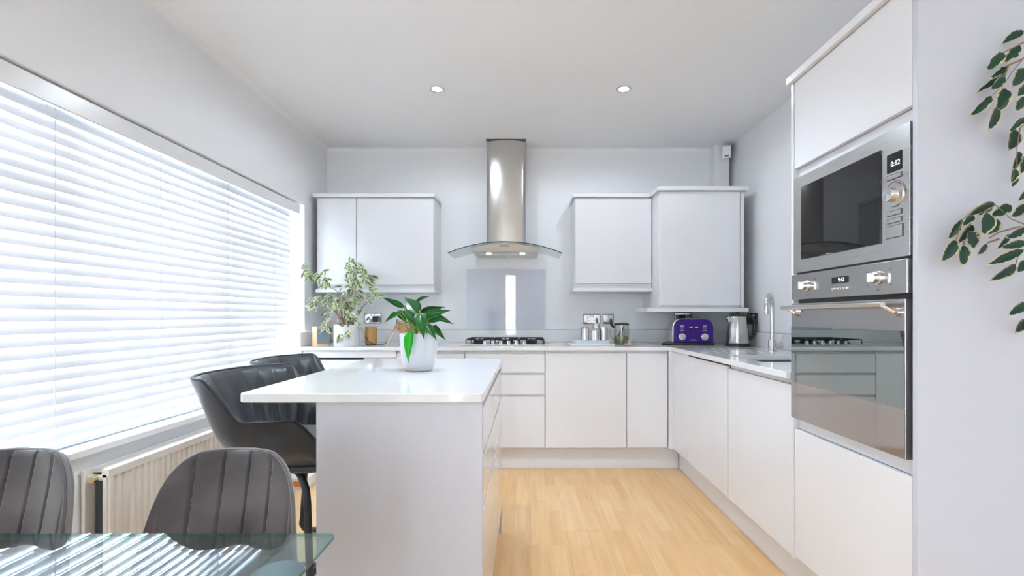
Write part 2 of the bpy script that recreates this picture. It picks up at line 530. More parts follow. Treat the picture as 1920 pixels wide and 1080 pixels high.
# window behind the blind
win = empty('window_1', (-1.9, WY0, WZ0)); setp(win, 'white framed triple window behind the white blind', None, None, 'structure')
fx0, fx1 = -1.93, -1.87
mb = MB(); mb.cells([WY0, WY0 + .06, WY1 - .06, WY1], [WZ0 + .03, WZ0 + .09, WZ1 - .06, WZ1], fx0, fx1, lambda i, j: i == 1 and j == 1)
mb.v = [(c, a, b) for (a, b, c) in mb.v]
obj('window_frame', mb, 'upvc', win, 0.004)
M1, M2 = 1.905, 2.905
for my in (M1, M2): obj('mullion', bx(fx0, fx1, my - .04, my + .04, WZ0 + .09, WZ1 - .06), 'upvc', win, 0.004)
for (a, b) in ((WY0 + .06, M1 - .04), (M2 + .04, WY1 - .06)):
    obj('transom', bx(fx0, fx1, a, b, 1.62, 1.68), 'upvc', win, 0.004)
    mb = MB(); mb.cells([a, a + .012, b - .012, b], [1.68, 1.692, WZ1 - .072, WZ1 - .06], -1.872, -1.866, lambda i, j: i == 1 and j == 1)
    mb.v = [(c, p, q) for (p, q, c) in mb.v]
    obj('gasket', mb, 'gasket', win)
    obj('pane', bx(-1.903, -1.897, a, b, 1.68, WZ1 - .06), 'pane', win)
    obj('pane', bx(-1.903, -1.897, a, b, WZ0 + .09, 1.62), 'pane', win)
obj('pane', bx(-1.903, -1.897, M1 + .04, M2 - .04, WZ0 + .09, WZ1 - .06), 'pane', win)
obj('window_sill', bx(-1.93, -1.685, WY0 - .03, WY1 - 0.001, WZ0, WZ0 + .03), 'upvc', win, 0.006)

# garden door added for fill, and side light, behind the viewpoint
def glazed(name, label, along, lo, hi, z0, z1, plane, nm):
    w = empty(name, (0, 0, 0)); setp(w, label, None, None, 'structure')
    t = 0.06
    mb = MB(); mb.cells([lo, lo + t, hi - t, hi], [z0, z0 + t, z1 - t, z1], plane - .03, plane + .03, lambda i, j: i == 1 and j == 1)
    mb.v = [((c, a, b) if along == 'y' else (a, c, b)) for (a, b, c) in mb.v]
    obj('door_frame', mb, 'upvc', w)
    for k in range(1, nm):
        c = lo + (hi - lo) * k / nm
        q = (plane - .03, plane + .03, c - .045, c + .045) if along == 'y' else (c - .045, c + .045, plane - .03, plane + .03)
        obj('mullion', bx(*q, z0 + t, z1 - t), 'upvc', w)
    q = (plane - .003, plane + .003, lo + t, hi - t) if along == 'y' else (lo + t, hi - t, plane - .003, plane + .003)
    obj('pane', bx(*q, z0 + t, z1 - t), 'pane', w)
glazed('fill_door_1', 'unseen glazed garden doors added for fill daylight in the window wall behind the dining table', 'y', PY0, PY1, PZ0, PZ1, XL - .12, 1)
glazed('window_2', 'narrow full height side light in the rear wall', 'x', RX0, RX1, 0.06, 2.15, YR - .1, 1)

# ------------------------------------------------------------------ venetian blind
BX = -1.795
bl = thing('venetian_blind', 'wide white venetian blind with tilted slats filling the left window', 'blind', (BX, (WY0 + 3.69) / 2, 0.645))
B0, B1 = WY0 + .015, 3.69
bl_len = B1 - B0
obj('valance', bx(-1.752, -1.738, B0 - .005, 3.735, 1.918, 1.992), 'upvc', bl, 0.003)
obj('head_rail', bx(-1.825, -1.760, B0, B1, 1.945, 1.99), 'upvc', bl, 0.002)
obj('bottom_rail', bx(BX - .026, BX + .026, B0, B1, 0.6345, 0.652), 'slat', bl, 0.004)
sm = bpy.data.meshes.new('slat')
smb = MB(); NS = 6; sw = 0.050
for sgn in (1, -1):
    for k in range(NS + 1):
        a = (k / NS - .5)
        if sgn < 0: a = -a
        for yy in (-bl_len / 2, bl_len / 2):
            smb.v.append((a * sw, yy, (0.25 - a * a) * 0.012 + sgn * 0.0014))
n2 = 2 * (NS + 1)
for k in range(n2):
    a, b = 2 * k, (2 * k + 2) % (2 * n2)
    smb.face([a, a + 1, b + 1, b])
smb.face([2 * k for k in range(n2)]); smb.face([2 * k + 1 for k in reversed(range(n2))])
sm.from_pydata(smb.v, [], smb.f); sm.materials.append(M['slat'])
bmx = bmesh.new(); bmx.from_mesh(sm); bmesh.ops.recalc_face_normals(bmx, faces=bmx.faces); bmx.to_mesh(sm); bmx.free()
SP = 0.0452
TILT = math.radians(72)
zs_ = []
z = 0.690
while z < 1.925:
    inst('slat', sm, bl, (0, 0, z - 0.645), Euler((0, TILT, 0)))   # room edge lower than window edge
    zs_.append(z); z += SP
for cy in (1.30, 1.83, 2.36, 2.895, 3.43):
    c = MB()
    for dx in (-.024, .024): c.tube([(BX + dx, cy, 0.645), (BX + dx, cy, 1.95)], 0.0013, 6)
    for dy in (-.006,): c.tube([(BX, cy + dy, 0.645), (BX, cy + dy, 1.95)], 0.0010, 6)
    obj('ladder_cord', c, 'cord', bl)

# ------------------------------------------------------------------ radiator
rad = thing('radiator', 'cream double panel radiator on the wall under the window', 'radiator', (-1.66, 2.5, 0.10))
R0, R1, RZ0, RZ1 = 1.88, 3.08, 0.10, 0.545
prof = []
nr = 36
for k in range(nr):
    y0 = R0 + (R1 - R0) * k / nr; st = (R1 - R0) / nr
    prof += [(y0, 0), (y0 + st * .2, 0.0), (y0 + st * .35, 0.007), (y0 + st * .85, 0.007)]
prof.append((R1, 0))
outl = [(-1.622 + d, y) for (y, d) in prof] + [(-1.636, R1), (-1.636, R0)]
mb = MB(); n = len(outl)
for z in (RZ0 + .02, RZ1 - .02):
    mb.v += [(a, b, z) for (a, b) in outl]
mb.face(range(n)); mb.face([n + i for i in reversed(range(n))])
for i in range(n): mb.face([i, (i + 1) % n, n + (i + 1) % n, n + i])
mb.box(-1.640, -1.612, R0, R1, RZ1 - .03, RZ1); mb.box(-1.640, -1.612, R0, R1, RZ0, RZ0 + .03)
obj('front_panel', mb, 'radiator', rad, smooth=0)
obj('rear_panel', bx(-1.712, -1.698, R0 - .01, R1 + .01, RZ0, RZ1), 'radiator', rad, 0.004)
obj('top_grille', bx(-1.698, -1.640, R0 + .03, R1 - .03, RZ1 - .02, RZ1 - .004), 'radiator', rad)
obj('convector_fins', bx(-1.69, -1.645, R0 + .03, R1 - .03, RZ0 + .03, RZ1 - .03), 'gasket', rad)
mb = MB(); mb.tube([(-1.70, R0 + .015, RZ1 - .035), (-1.64, R0 + .015, RZ1 - .035)], 0.012, 12); obj('end_pipe', mb, 'radiator', rad)
mb = MB(); mb.tube([(-1.667, R0 - .016, RZ1 - .035), (-1.667, R0 + .01, RZ1 - .035)], 0.0125, 16); obj('valve_cap', mb, 'brass', rad)
mb = MB(); mb.tube([(-1.667, R0 - .03, 0), (-1.667, R0 - .03, .13), (-1.667, R0 + .02, .135)], 0.008, 10); obj('supply_pipe', mb, 'radiator', rad)

# ------------------------------------------------------------------ cabinet units
# mapping (u along width, d outwards from carcass front, z) -> world box
def map_back(yf):  return lambda u0, u1, d0, d1, z0, z1: (u0, u1, yf - d1, yf - d0, z0, z1)
def map_right(xf): return lambda u0, u1, d0, d1, z0, z1: (xf - d1, xf - d0, u0, u1, z0, z1)
def map_isl(xf):   return lambda u0, u1, d0, d1, z0, z1: (xf + d0, xf + d1, u0, u1, z0, z1)


def unit(name, label, cat, mp, u0, u1, z0, z1, depth, fronts, group=None, loc=None, carcass='satin'):
    """fronts: (part, u0, u1, z0, z1, channel side or None)"""
    b = mp(u0, u1, -depth, 0, z0, z1)
    t = thing(name, label, cat, ((b[0] + b[1]) / 2, (b[2] + b[3]) / 2, z0), group)
    obj('body', bx(*b), carcass, t, 0.001)
    for (pn, a, c, e, f, ch) in fronts:
        o = obj(pn, bx(*mp(a, c, .001, .020, e, f)), 'gloss', t, 0.0022, 3)
        if ch == 'top':
            obj('handle_channel', bx(*mp(a, c, .001, .006, f + .001, f + .018)), 'satin', o)
    return t


ZD, ZT, ZW = 0.172, 0.885, 0.913
G = .0018
mb_ = map_back(3.59)
DEPTH = 0.575
d1, d2 = 0.718, 0.557
# far wall base run
unit('base_cabinet', 'white base unit between the appliance and the hob drawers', 'cabinet', mb_, -.952, -.452, ZD - .005, ZT - .002, DEPTH,
     [('door', -.952 + G, -.452 - G, ZD, ZT - .024, 'top')])
unit('drawer_cabinet', 'white three drawer base unit under the gas hob', 'cabinet', mb_, -.450, .136, ZD - .005, ZT - .002, DEPTH,
     [('drawer', -.450 + G, .136 - G, d1 + .004, ZT - .024, 'top'), ('drawer', -.450 + G, .136 - G, d2 + .004, d1 - .012, 'top'), ('drawer', -.450 + G, .136 - G, ZD, d2 - .012, 'top')])
unit('base_cabinet', 'wide white door base unit right of the hob drawers', 'cabinet', mb_, .138, .734, ZD - .005, ZT - .002, DEPTH,
     [('door', .138 + G, .734 - G, ZD, ZT - .020, 'top')])
unit('base_cabinet', 'narrow white door base unit next to the inner corner', 'cabinet', mb_, .736, 1.036, ZD - .005, ZT - .002, DEPTH,
     [('door', .736 + G, 1.036 - G, ZD, ZT - .020, 'top')])
setp(obj('corner_post', MB().box(1.040, 1.088, 3.545, 3.588, ZD - .005, ZT - .002), 'gloss', None, 0.002, origin=(1.064, 3.566, ZD - .005)),
     'narrow white corner post joining the two base cabinet runs', 'filler panel')
# left integrated appliance
t = unit('integrated_appliance', 'white fronted appliance under the worktop end beside the window', 'appliance', mb_, -1.640, -.955, ZD - .005, ZT - .002, DEPTH,
         [('fascia_rail', -1.640 + G, -.955 - G, .832, ZT - .004, None), ('door', -1.640 + G, -.955 - G, ZD, .816, None)])
obj('shadow_gap', bx(-1.63, -1.2, 3.5885, 3.5895, .8165, .8315), 'void', t)
setp(obj('end_filler', bx(-1.717, -1.645, 3.572, 3.60, 0.0, ZT - .002), 'satin', None, 0.002, origin=(-1.68, 3.586, 0)), 'white filler strip between the appliance and the window wall', 'filler panel')
setp(obj('plinth', bx(-1.642, 1.138, 3.64, 3.658, 0, ZD - .008), 'gloss', None, 0.0015, origin=(0, 3.65, 0)), 'long white plinth under the far wall base units', 'plinth')
# sink run
mr_ = map_right(1.09)
unit('base_cabinet', 'white dishwasher front in the sink run with a dark gap along its near edge', 'cabinet', mr_, 2.585, 3.543, ZD - .005, .705, DEPTH,
     [('door', 2.600, 3.215, ZD, ZT - .012, None), ('corner_panel', 3.2162, 3.542, ZD, ZT - .004, None), ('gap_strip', 2.5855, 2.588, ZD, ZT - .03, None)])
unit('sink_cabinet', 'white door base unit under the sink beside the oven tower', 'cabinet', mr_, 1.967, 2.580, ZD - .005, 0.70, DEPTH,
     [('door', 1.967 + G, 2.580 - G, ZD, ZT - .024, 'top')])
setp(obj('plinth', bx(1.14, 1.158, 1.349, 3.638, 0, ZD - .008), 'gloss', None, 0.0015, origin=(1.15, 2.5, 0)), 'long white plinth under the sink run and oven tower', 'plinth')

# worktop (L shaped, sink cut-out and drainer grooves)
gx = [1.19 + .055 * k for k in range(6)]
xs = [-1.690, 1.050, 1.165]
gcols = []
for g in gx:
    xs += [g, g + .007]; gcols.append(len(xs) - 2)
xs += [1.52, 1.745]
ys = [1.968, 2.40, 2.81, 3.02, 3.44, 3.55, 4.188]
mb = MB()
ix_sink0 = 2; ix_sink1 = len(xs) - 3
def wskip(i, j):
    if i == 0: return j < 5
    if j == 1 and ix_sink0 <= i <= ix_sink1: return True
    if j == 3 and i in gcols: return True
    return False
mb.cells(xs, ys, ZT, ZW, wskip)
wk = obj('worktop', mb, 'quartz', None, 0.0025, 2, origin=(0.9, 3.8, ZT))
setp(wk, 'white quartz L-shaped worktop along the far wall and sink wall', 'worktop')
for g in gx: obj('drainer_groove', bx(g - .001, g + .008, 3.019, 3.441, ZT + .001, ZW - .006), 'satin_steel', wk)
# splash upstand
setp(obj('upstand', MB().box(-1.69, 1.735, 4.168, 4.188, ZW + .0005, 1.018), 'quartz', None, 0.002, origin=(0, 4.18, ZW)), 'white quartz upstand along the far wall behind the hob', 'upstand')
setp(obj('upstand', MB().box(1.722, 1.740, 1.97, 4.165, ZW + .0005, 1.018), 'quartz', None, 0.002, origin=(1.73, 3.0, ZW)), 'white quartz upstand along the sink wall', 'upstand')
setp(obj('upstand', MB().box(-1.688, -1.670, 3.60, 4.165, ZW + .0005, 1.018), 'quartz', None, 0.002, origin=(-1.68, 3.9, ZW)), 'short white quartz upstand at the window end of the worktop', 'upstand')

# sink
sk = thing('sink', 'stainless steel sink bowl set under the worktop', 'sink', (1.34, 2.6, .71))
mb = MB(); mb.cells([1.150, 1.168, 1.517, 1.535], [2.385, 2.403, 2.807, 2.825], .72, ZT - .001, lambda i, j: i == 1 and j == 1)
mb.box(1.150, 1.535, 2.385, 2.825, .712, .7195)
obj('bowl', mb, 'satin_steel', sk, 0.002)
mb = MB(); mb.lathe([(0.0, .720), (.04, .720), (.045, .7235), (.0, .7245)], (1.34, 2.6, 0), 20); obj('drain', mb, 'chrome', sk)

# tap
tp = thing('kitchen_tap', 'tall swan-neck brushed steel kitchen tap by the sink', 'tap', (1.54, 3.05, ZW))
tx, ty = 1.54, 3.05
mb = MB(); mb.lathe([(.028, ZW), (.028, ZW + .006), (.024, ZW + .010), (.024, ZW + .075), (.0, ZW + .076)], (tx, ty, 0), 24); obj('base', mb, 'satin_steel', tp)
dx, dy = -.62, -.78
R = .075
pts = [(tx, ty, ZW + .07), (tx, ty, 1.10), (tx, ty, 1.19)]
for k in range(1, 15):
    a = PI * k / 14
    pts.append((tx + dx * R * (1 - math.cos(a)), ty + dy * R * (1 - math.cos(a)), 1.19 + R * math.sin(a) * 1.05))
pts.append((tx + dx * 2 * R, ty + dy * 2 * R, 1.155))
mb = MB(); mb.tube(pts, 0.0125, 14); obj('spout', mb, 'satin_steel', tp)
mb = MB(); mb.tube([(tx + dx * 2 * R, ty + dy * 2 * R, 1.175), (tx + dx * 2 * R, ty + dy * 2 * R, 1.150)], 0.0155, 14); obj('aerator', mb, 'satin_steel', tp)
mb = MB(); mb.tube([(tx + .018, ty - .005, ZW + .045), (tx + .058, ty - .012, ZW + .045)], 0.021, 16)
lev = obj('lever_body', mb, 'satin_steel', tp)
mb = MB(); mb.tube([(tx + .048, ty - .012, ZW + .06), (tx + .062, ty - .014, ZW + .115)], 0.004, 10); obj('lever', mb, 'satin_steel', lev)

# ------------------------------------------------------------------ wall cabinets
mw_ = map_back(3.89)
def wall_unit(name, label, u0, u1, z0, z1, yfront, fronts, chan, group=None):
    mp = map_back(yfront + .02)
    depth = 4.186 - (yfront + .02)
    t = thing(name, label, 'cabinet', ((u0 + u1) / 2, yfront + depth / 2, z0), group)
    obj('body', bx(*mp(u0, u1, -depth, 0, z0, z1)), 'satin', t, 0.001)
    for (a, c) in fronts:
        o = obj('door', bx(*mp(a + G, c - G, .001, .020, z0 + chan, z1 - .002)), 'gloss', t, 0.0022, 3)
    return t, mp
# left pair
t, mp = wall_unit('wall_cabinet', 'white two door wall cabinet left of the cooker hood', -1.665, -.735, 1.352, 2.078, 3.87, [(-1.665, -1.352), (-1.350, -.737)], .035)
for (a, c) in ((-1.665, -1.352), (-1.350, -.737)):
    obj('handle_channel', bx(*mp(a + G, c - G, .001, .010, 1.374, 1.3855)), 'satin', t)
obj('cornice', bx(-1.69, -.725, 3.845, 4.186, 2.079, 2.108), 'cornice', t, 0.003)
obj('pelmet', bx(-1.675, -.730, 3.866, 4.186, 1.326, 1.351), 'cornice', t, 0.003)
# right single
t, mp = wall_unit('wall_cabinet', 'white single door wall cabinet right of the cooker hood', .385, .998, 1.362, 2.078, 3.87, [(.388, .996)], .035)
obj('handle_channel', bx(*mp(.39, .994, .001, .010, 1.384, 1.3955)), 'satin', t)
obj('cornice', bx(.365, .976, 3.845, 4.186, 2.079, 2.108), 'cornice', t, 0.003)
obj('pelmet', bx(.375, .998, 3.866, 4.186, 1.332, 1.361), 'cornice', t, 0.003)
# tall corner cupboard
t, mp = wall_unit('wall_cabinet', 'deep taller white wall cabinet in the corner above the toaster', 1.000, 1.640, 1.200, 2.078, 3.666, [(1.006, 1.612)], .018)
obj('side_strip', bx(*mp(1.614, 1.640, .001, .020, 1.202, 2.076)), 'gloss', t, 0.002)
obj('cornice', bx(.980, 1.665, 3.640, 4.186, 2.079, 2.109), 'cornice', t, 0.003)
obj('base_board', bx(.905, 1.665, 3.645, 4.05, 1.168, 1.199), 'cornice', t, 0.003)

# ------------------------------------------------------------------ cooker hood
HX = -.167
hd = thing('cooker_hood', 'stainless steel chimney cooker hood with curved glass canopy', 'cooker hood', (HX, 4.18, 1.6))
ch = []
for (sx, a0) in ((1, 0), (-1, 90)):
    for k in range(7):
        a = math.radians(a0 + 90 * k / 6)
        ch.append((HX + sx * (0.1575 - .05) + .05 * math.cos(a), 0.05 * math.sin(a)))
# chimney: gently bowed front, plan outline
outl = []
for k in range(25):
    a = -1 + 2 * k / 24
    outl.append((HX + a * .157, 3.985 + .020 * (abs(a) ** 2) + (.012 if abs(a) > .97 else 0)))
outl += [(HX + .160, 4.02), (HX + .160, 4.186), (HX - .160, 4.186), (HX - .160, 4.02)]
mb = MB(); n = len(outl)
for z in (1.69, ZC - .006): mb.v += [(a, b, z) for (a, b) in outl]
mb.face(range(n)); mb.face([n + i for i in reversed(range(n))])
for i in range(n): mb.face([i, (i + 1) % n, n + (i + 1) % n, n + i])
obj('chimney', mb, 'steel_v', hd)
obj('chimney_top_seal', bx(HX - .163, HX + .163, 3.980, 4.186, ZC - .006, ZC - .0005), 'black', hd)
def glz(x): return 1.705 - 0.395 * (x - HX) ** 2
gw = .442
mb = MB()
def gt(u, v):
    x = HX - gw + 2 * gw * u
    bow = .07 * (1 - ((x - HX) / gw) ** 2)
    return (x, 3.76 - bow + (4.14 - 3.76 + bow) * v, glz(x))
def gb(u, v):
    p = gt(u, v); return (p[0], p[1], p[2] - .006)
mb.shell(gt, gb, 40, 6)
gl = obj('glass_canopy', mb, 'hoodglass', hd)
mb = MB(); mb.tube([Vector(gt(k / 40, 0)) + Vector((0, -.0008, -.003)) for k in range(41)], .0032, 6); obj('glass_rim', mb, 'glass_edge_dark', gl)
bw = .272
mb = MB()
def bt(u, v):
    x = HX - bw + 2 * bw * u; bow = .055 * (1 - ((x - HX) / bw) ** 2)
    return (x, 3.80 - bow + (4.186 - 3.80 + bow) * v, glz(x) - .010)
def bb(u, v):
    x = HX - (bw - .015) + 2 * (bw - .015) * u; bow = .05 * (1 - ((x - HX) / bw) ** 2)
    return (x, 3.83 - bow + (4.186 - 3.83 + bow) * v, 1.640)
mb.shell(bt, bb, 28, 4)
obj('hood_body', mb, 'steel_hood_body', hd)
for sx in (-1, 1):
    mb = MB(); mb.lathe([(0, 1.6345), (.020, 1.6345), (.020, 1.640)], (HX + sx * .135, 3.90, 0), 20)
    obj('hood_lamp', mb, 'hoodlamp', hd)
obj('filter_panel', bx(HX - .23, HX - .002, 3.95, 4.17, 1.636, 1.6395), 'satin_steel', hd)
obj('filter_panel', bx(HX + .002, HX + .23, 3.95, 4.17, 1.636, 1.6395), 'satin_steel', hd)
lm = Matrix.Translation((HX + .005, 3.7425, 1.676)) @ Matrix.Rotation(PI / 2, 4, 'X')
for k in range(6):   # illegible little badge
    obj('badge_mark', bx(HX - .036 + k * .013, HX - .036 + k * .013 + .009, 3.743, 3.7465, 1.672, 1.681), 'grey_mark', hd)

setp(obj('splashback', bx(-.512, .160, 4.181, 4.187, 1.0190, 1.540), 'splash', None, 0.001, origin=(-.176, 4.184, 1.0205)),
     'pale grey glass splashback panel behind the hob', 'splashback')

# ------------------------------------------------------------------ gas hob
HB = -.165
hb = thing('gas_hob', 'stainless steel gas hob with black pan supports', 'hob', (HB, 3.92, ZW))
obj('plate', bx(HB - .335, HB + .335, 3.665, 4.14, ZW + .0003, ZW + .010), 'steel', hb, 0.004, 3)
def support(x0, x1, y0, y1):
    m_ = MB(); z = ZW + .042; r = .0045
    m_.tube([(x0, y0, z), (x1, y0, z), (x1, y1, z), (x0, y1, z)], r, 8, closed=True)
    xm, ym = (x0 + x1) / 2, (y0 + y1) / 2
    for (a, b) in (((x0, ym), (xm - .03, ym)), ((x1, ym), (xm + .03, ym))):
        m_.tube([(a[0], a[1], z), (b[0], b[1], z + .003)], r * .9, 6)
    for yq in (y0 + (y1 - y0) * .25, y0 + (y1 - y0) * .75):
        m_.tube([(xm, yq - .06, z + .003), (xm, yq - .02, z + .003)], r * .9, 6); m_.tube([(xm, yq + .02, z + .003), (xm, yq + .06, z + .003)], r * .9, 6)
        m_.tube([(x0, yq, z), (xm - .03, yq, z + .003)], r * .9, 6); m_.tube([(x1, yq, z), (xm + .03, yq, z + .003)], r * .9, 6)
    for (a, b) in ((x0, y0), (x1, y0), (x1, y1), (x0, y1)): m_.tube([(a, b, z), (a, b, ZW + .011)], r, 6)
    return obj('pan_support', m_, 'iron', hb)
for (a, b) in ((-.300, -.110), (-.098, .098), (.110, .300)): support(HB + a, HB + b, 3.745, 4.115)
for (bx_, by_, r) in ((-.205, 3.83, .045), (-.205, 4.03, .035), (0, 3.93, .06), (.205, 3.83, .035), (.205, 4.03, .045)):
    mb = MB(); mb.lathe([(r + .01, ZW + .0102), (r + .008, ZW + .018), (r, ZW + .02), (r, ZW + .030), (r * .9, ZW + .034), (0, ZW + .035)], (HB + bx_, by_, 0), 24)
    obj('burner', mb, 'iron', hb)
for k in range(6):
    kx = HB - .150 + k * .060
    mb = MB(); mb.lathe([(.019, ZW + .0102), (.019, ZW + .014), (.0155, ZW + .016), (.0145, ZW + .036), (0, ZW + .037)], (kx, 3.700, 0), 20)
    kn = obj('knob', mb, 'chrome', hb)
    obj('knob_mark', bx(kx - .002, kx + .002, 3.6835, 3.686, ZW + .018, ZW + .034), 'black', kn)

# ------------------------------------------------------------------ oven tower
TX = 1.09
Y0, Y1 = 1.349, 1.945
tw = thing('oven_tower', 'tall white housing for microwave and oven with a wide side panel', 'cabinet', (1.4, 1.65, 0))
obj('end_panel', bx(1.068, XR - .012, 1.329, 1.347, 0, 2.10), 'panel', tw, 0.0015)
obj('end_panel', bx(1.068, XR - .012, 1.947, 1.965, ZD - .006, 2.07), 'satin', tw, 0.0015)
mt_ = map_right(TX)
obj('back_panel', bx(XR - .03, XR - .012, 1.3475, 1.9465, 0.17, 2.06), 'satin', tw)
obj('shelf', bx(1.10, XR - .031, 1.348, 1.946, 1.286, 1.302), 'satin', tw)
obj('shelf', bx(1.10, XR - .031, 1.348, 1.946, .717, .7355), 'satin', tw)
obj('shelf', bx(1.10, XR - .031, 1.348, 1.946, 1.692, 1.712), 'satin', tw)
o = obj('door', bx(*mt_(Y0 + G, Y1 - G, .001, .020, 1.724, 2.068)), 'gloss', tw, 0.0022, 3)
obj('handle_channel', bx(*mt_(Y0 + G, Y1 - G, -.006, .001, 1.690, 1.7235)), 'satin', tw)
o = obj('door', bx(*mt_(Y0 + G, Y1 - G, .001, .020, ZD + .012, .690)), 'gloss', tw, 0.0022, 3)
obj('handle_channel', bx(*mt_(Y0 + G, Y1 - G, -.006, .001, .691, .7355)), 'satin', tw)
obj('cornice', bx(1.052, XR - .012, 1.348, 1.975, 2.0715, 2.100), 'cornice', tw, 0.003)

# microwave, front face x = 1.066
MX = 1.066
mwv = thing('microwave', 'built-in stainless steel microwave with black glass door above the oven', 'microwave', (1.3, 1.647, 1.3035))
obj('housing', bx(1.075, 1.45, 1.36, 1.936, 1.3035, 1.680), 'black', mwv)
obj('front_frame', bx(MX, 1.0745, 1.354, 1.943, 1.308, 1.683), 'steel', mwv, 0.002)
def fy(px, X=MX): return X * FPX / (px - CX)
g0, g1 = 1.885, 1.463
dr = obj('door_glass', bx(MX - .004, MX - .0002, g1, g0, 1.357, 1.637), 'black_glass', mwv, 0.001)
obj('door_window', bx(MX - .0052, MX - .0042, 1.53, 1.80, 1.405, 1.575), 'bluepanel', dr) if False else None
a, b = 1.438, 1.382
obj('display', bx(MX - .0018, MX - .0002, b, a, 1.558, 1.612), 'black_glass', mwv, 0.0005)
def face_left(y, z, X): # text facing -x : local x -> -y, local y -> z
    return Matrix(((0, 0, -1, X), (-1, 0, 0, y), (0, 1, 0, z), (0, 0, 0, 1)))
text_mesh('0:12', .021, face_left(1.404, 1.580, MX - .0022), 'clock_digits', 'digit', mwv)
def button(z, h, y0_=b, y1_=a, parent=None):
    p = obj('button', bx(MX - .0022, MX - .0002, y0_, y1_, z - h / 2, z + h / 2), 'grey_mark', mwv, 0.0005)
    obj('button_face', bx(MX - .0032, MX - .0023, y0_ + .002, y1_ - .002, z - h / 2 + .002, z + h / 2 - .002), 'steel', p, 0.0003)
button(1.543, .015); button(1.438, .015); button(1.416, .015); button(1.384, .037, b - .005, a + .003)
ky, kz = 1.408, 1.490
RM = Matrix.Rotation(-PI / 2, 4, 'Y')
mb = MB(); mb.lathe([(.036, 0), (.034, .004), (.0, .0045)], (MX - .0002, ky, kz), 32, RM); kn = obj('dial_ring', mb, 'satin_steel', mwv)
mb = MB(); mb.lathe([(.0215, .0046), (.0205, .006), (.0205, .022), (.0195, .024), (0, .0245)], (MX - .0002, ky, kz), 32, RM); obj('dial', mb, 'chrome', mwv)
mb = MB(); mb.tube([(MX - .0004, ky + .040 * math.cos(a_), kz + .040 * math.sin(a_)) for a_ in [math.radians(-5 + 190 * k / 24) for k in range(25)]], .0010, 6)
obj('dial_scale', mb, 'grey_mark', mwv)

# oven
ov = thing('oven', 'built-in stainless steel oven with mirrored glass door under the microwave', 'oven', (1.35, 1.647, .7365))
obj('housing', bx(1.080, 1.60, 1.365, 1.93, .7365, 1.2855), 'black', ov)
OX = 1.058
obj('control_panel', bx(OX, 1.0795, 1.354, 1.944, 1.203, 1.300), 'steel_oven', ov, 0.002)
for (yy, zz, s_) in ((fy(1517), 1.253, 1), (fy(1651), 1.254, 1)):
    mb = MB(); mb.lathe([(.021, 0), (.021, .005), (.017, .007), (.016, .022), (0, .0225)], (OX - .0002, yy, zz), 24, RM)
    k_ = obj('control_knob', mb, 'chrome', ov)
    obj('knob_grip', bx(OX - .035, OX - .0222, yy - .005, yy + .005, zz - .014, zz + .014), 'chrome', k_, 0.002)
    for (ddy, ddz) in ((.045, .02), (.045, 0), (.045, -.02), (-.05, .022), (-.05, -.022), (0, -.036)):
        obj('dial_mark', bx(OX - .0008, OX - .0002, yy + ddy - .003, yy + ddy + .003, zz + ddz - .002, zz + ddz + .002), 'grey_mark', ov)
cy_ = fy(1580)
obj('display', bx(OX - .0018, OX - .0002, cy_ - .042, cy_ + .044, 1.250, 1.272), 'black_glass', ov, 0.0005)
text_mesh('9:42', .019, face_left(cy_ - .008, 1.2605, OX - .0022), 'clock_digits', 'digit', ov)
for k in range(6):
    mb = MB(); mb.lathe([(.0048, 0), (.0048, .005), (.004, .006), (0, .0062)], (OX - .0002, cy_ + .037 - k * .0148, 1.231), 12, RM)
    obj('button', mb, 'chrome', ov)
dr = obj('oven_door', bx(OX, 1.0795, 1.360, 1.944, .7368, 1.188), 'steel_oven', ov, 0.002)
obj('glass_panel', bx(OX - .002, OX - .0002, 1.362, 1.942, .882, 1.097), 'oven_glass', dr)
obj('kick_strip', bx(OX - .002, OX - .0002, 1.362, 1.942, .740, .879), 'mirror_steel', dr)
HXb = OX - .040
mb = MB(); mb.tube([(HXb, 1.392, 1.172), (HXb, 1.938, 1.172)], .0085, 14); hn = obj('handle', mb, 'satin_steel', ov)
for yy in (1.400, 1.915):
    mb = MB(); mb.tube([(HXb, yy, 1.172), (OX - .008, yy - .012, 1.150)], .0065, 10); mb.tube([(OX - .009, yy - .012, 1.150), (OX - .0003, yy - .012, 1.150)], .012, 14)
    obj('handle_bracket', mb, 'satin_steel', hn)

# ------------------------------------------------------------------ island
IX0, IX1 = -.843, -.126
iw = MB()
ol = rrect(IX1 - IX0, 2.59 - 1.42, .022, 6, (IX0 + IX1) / 2, (1.42 + 2.59) / 2)
n = len(ol)
for z in (ZT + .001, ZW): iw.v += [(a, b, z) for (a, b) in ol]
iw.face(reversed(range(n))); iw.face([n + i for i in range(n)])
for i in range(n): iw.face([i, (i + 1) % n, n + (i + 1) % n, n + i])
setp(obj('island_worktop', iw, 'quartz', None, 0.004, 3, origin=(-.48, 2.0, ZT)), 'white quartz island worktop with rounded corners overhanging the stools', 'worktop')
mi_ = map_isl(-.150)
for (a, c, lab) in ((1.462, 1.966, 'white three drawer island unit nearest the dining table'), (1.968, 2.548, 'white three drawer island unit nearest the hob')):
    t = unit('island_drawer_cabinet', lab, 'cabinet', mi_, a, c, .13, ZT - .002, .45,
             [('drawer', a + G, c - G, d1 + .004, ZT - .024, 'top'), ('drawer', a + G, c - G, d2 + .004, d1 - .012, 'top'), ('drawer', a + G, c - G, .135, d2 - .012, 'top')])
    obj('plinth', bx(-.175, -.157, a, c, 0, .129), 'gloss', t)
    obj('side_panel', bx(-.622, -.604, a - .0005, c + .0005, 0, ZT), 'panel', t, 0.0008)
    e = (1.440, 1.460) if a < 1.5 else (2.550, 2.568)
    obj('end_panel', bx(-.622, -.130, *e, 0, ZT), 'panel', t, 0.0012)


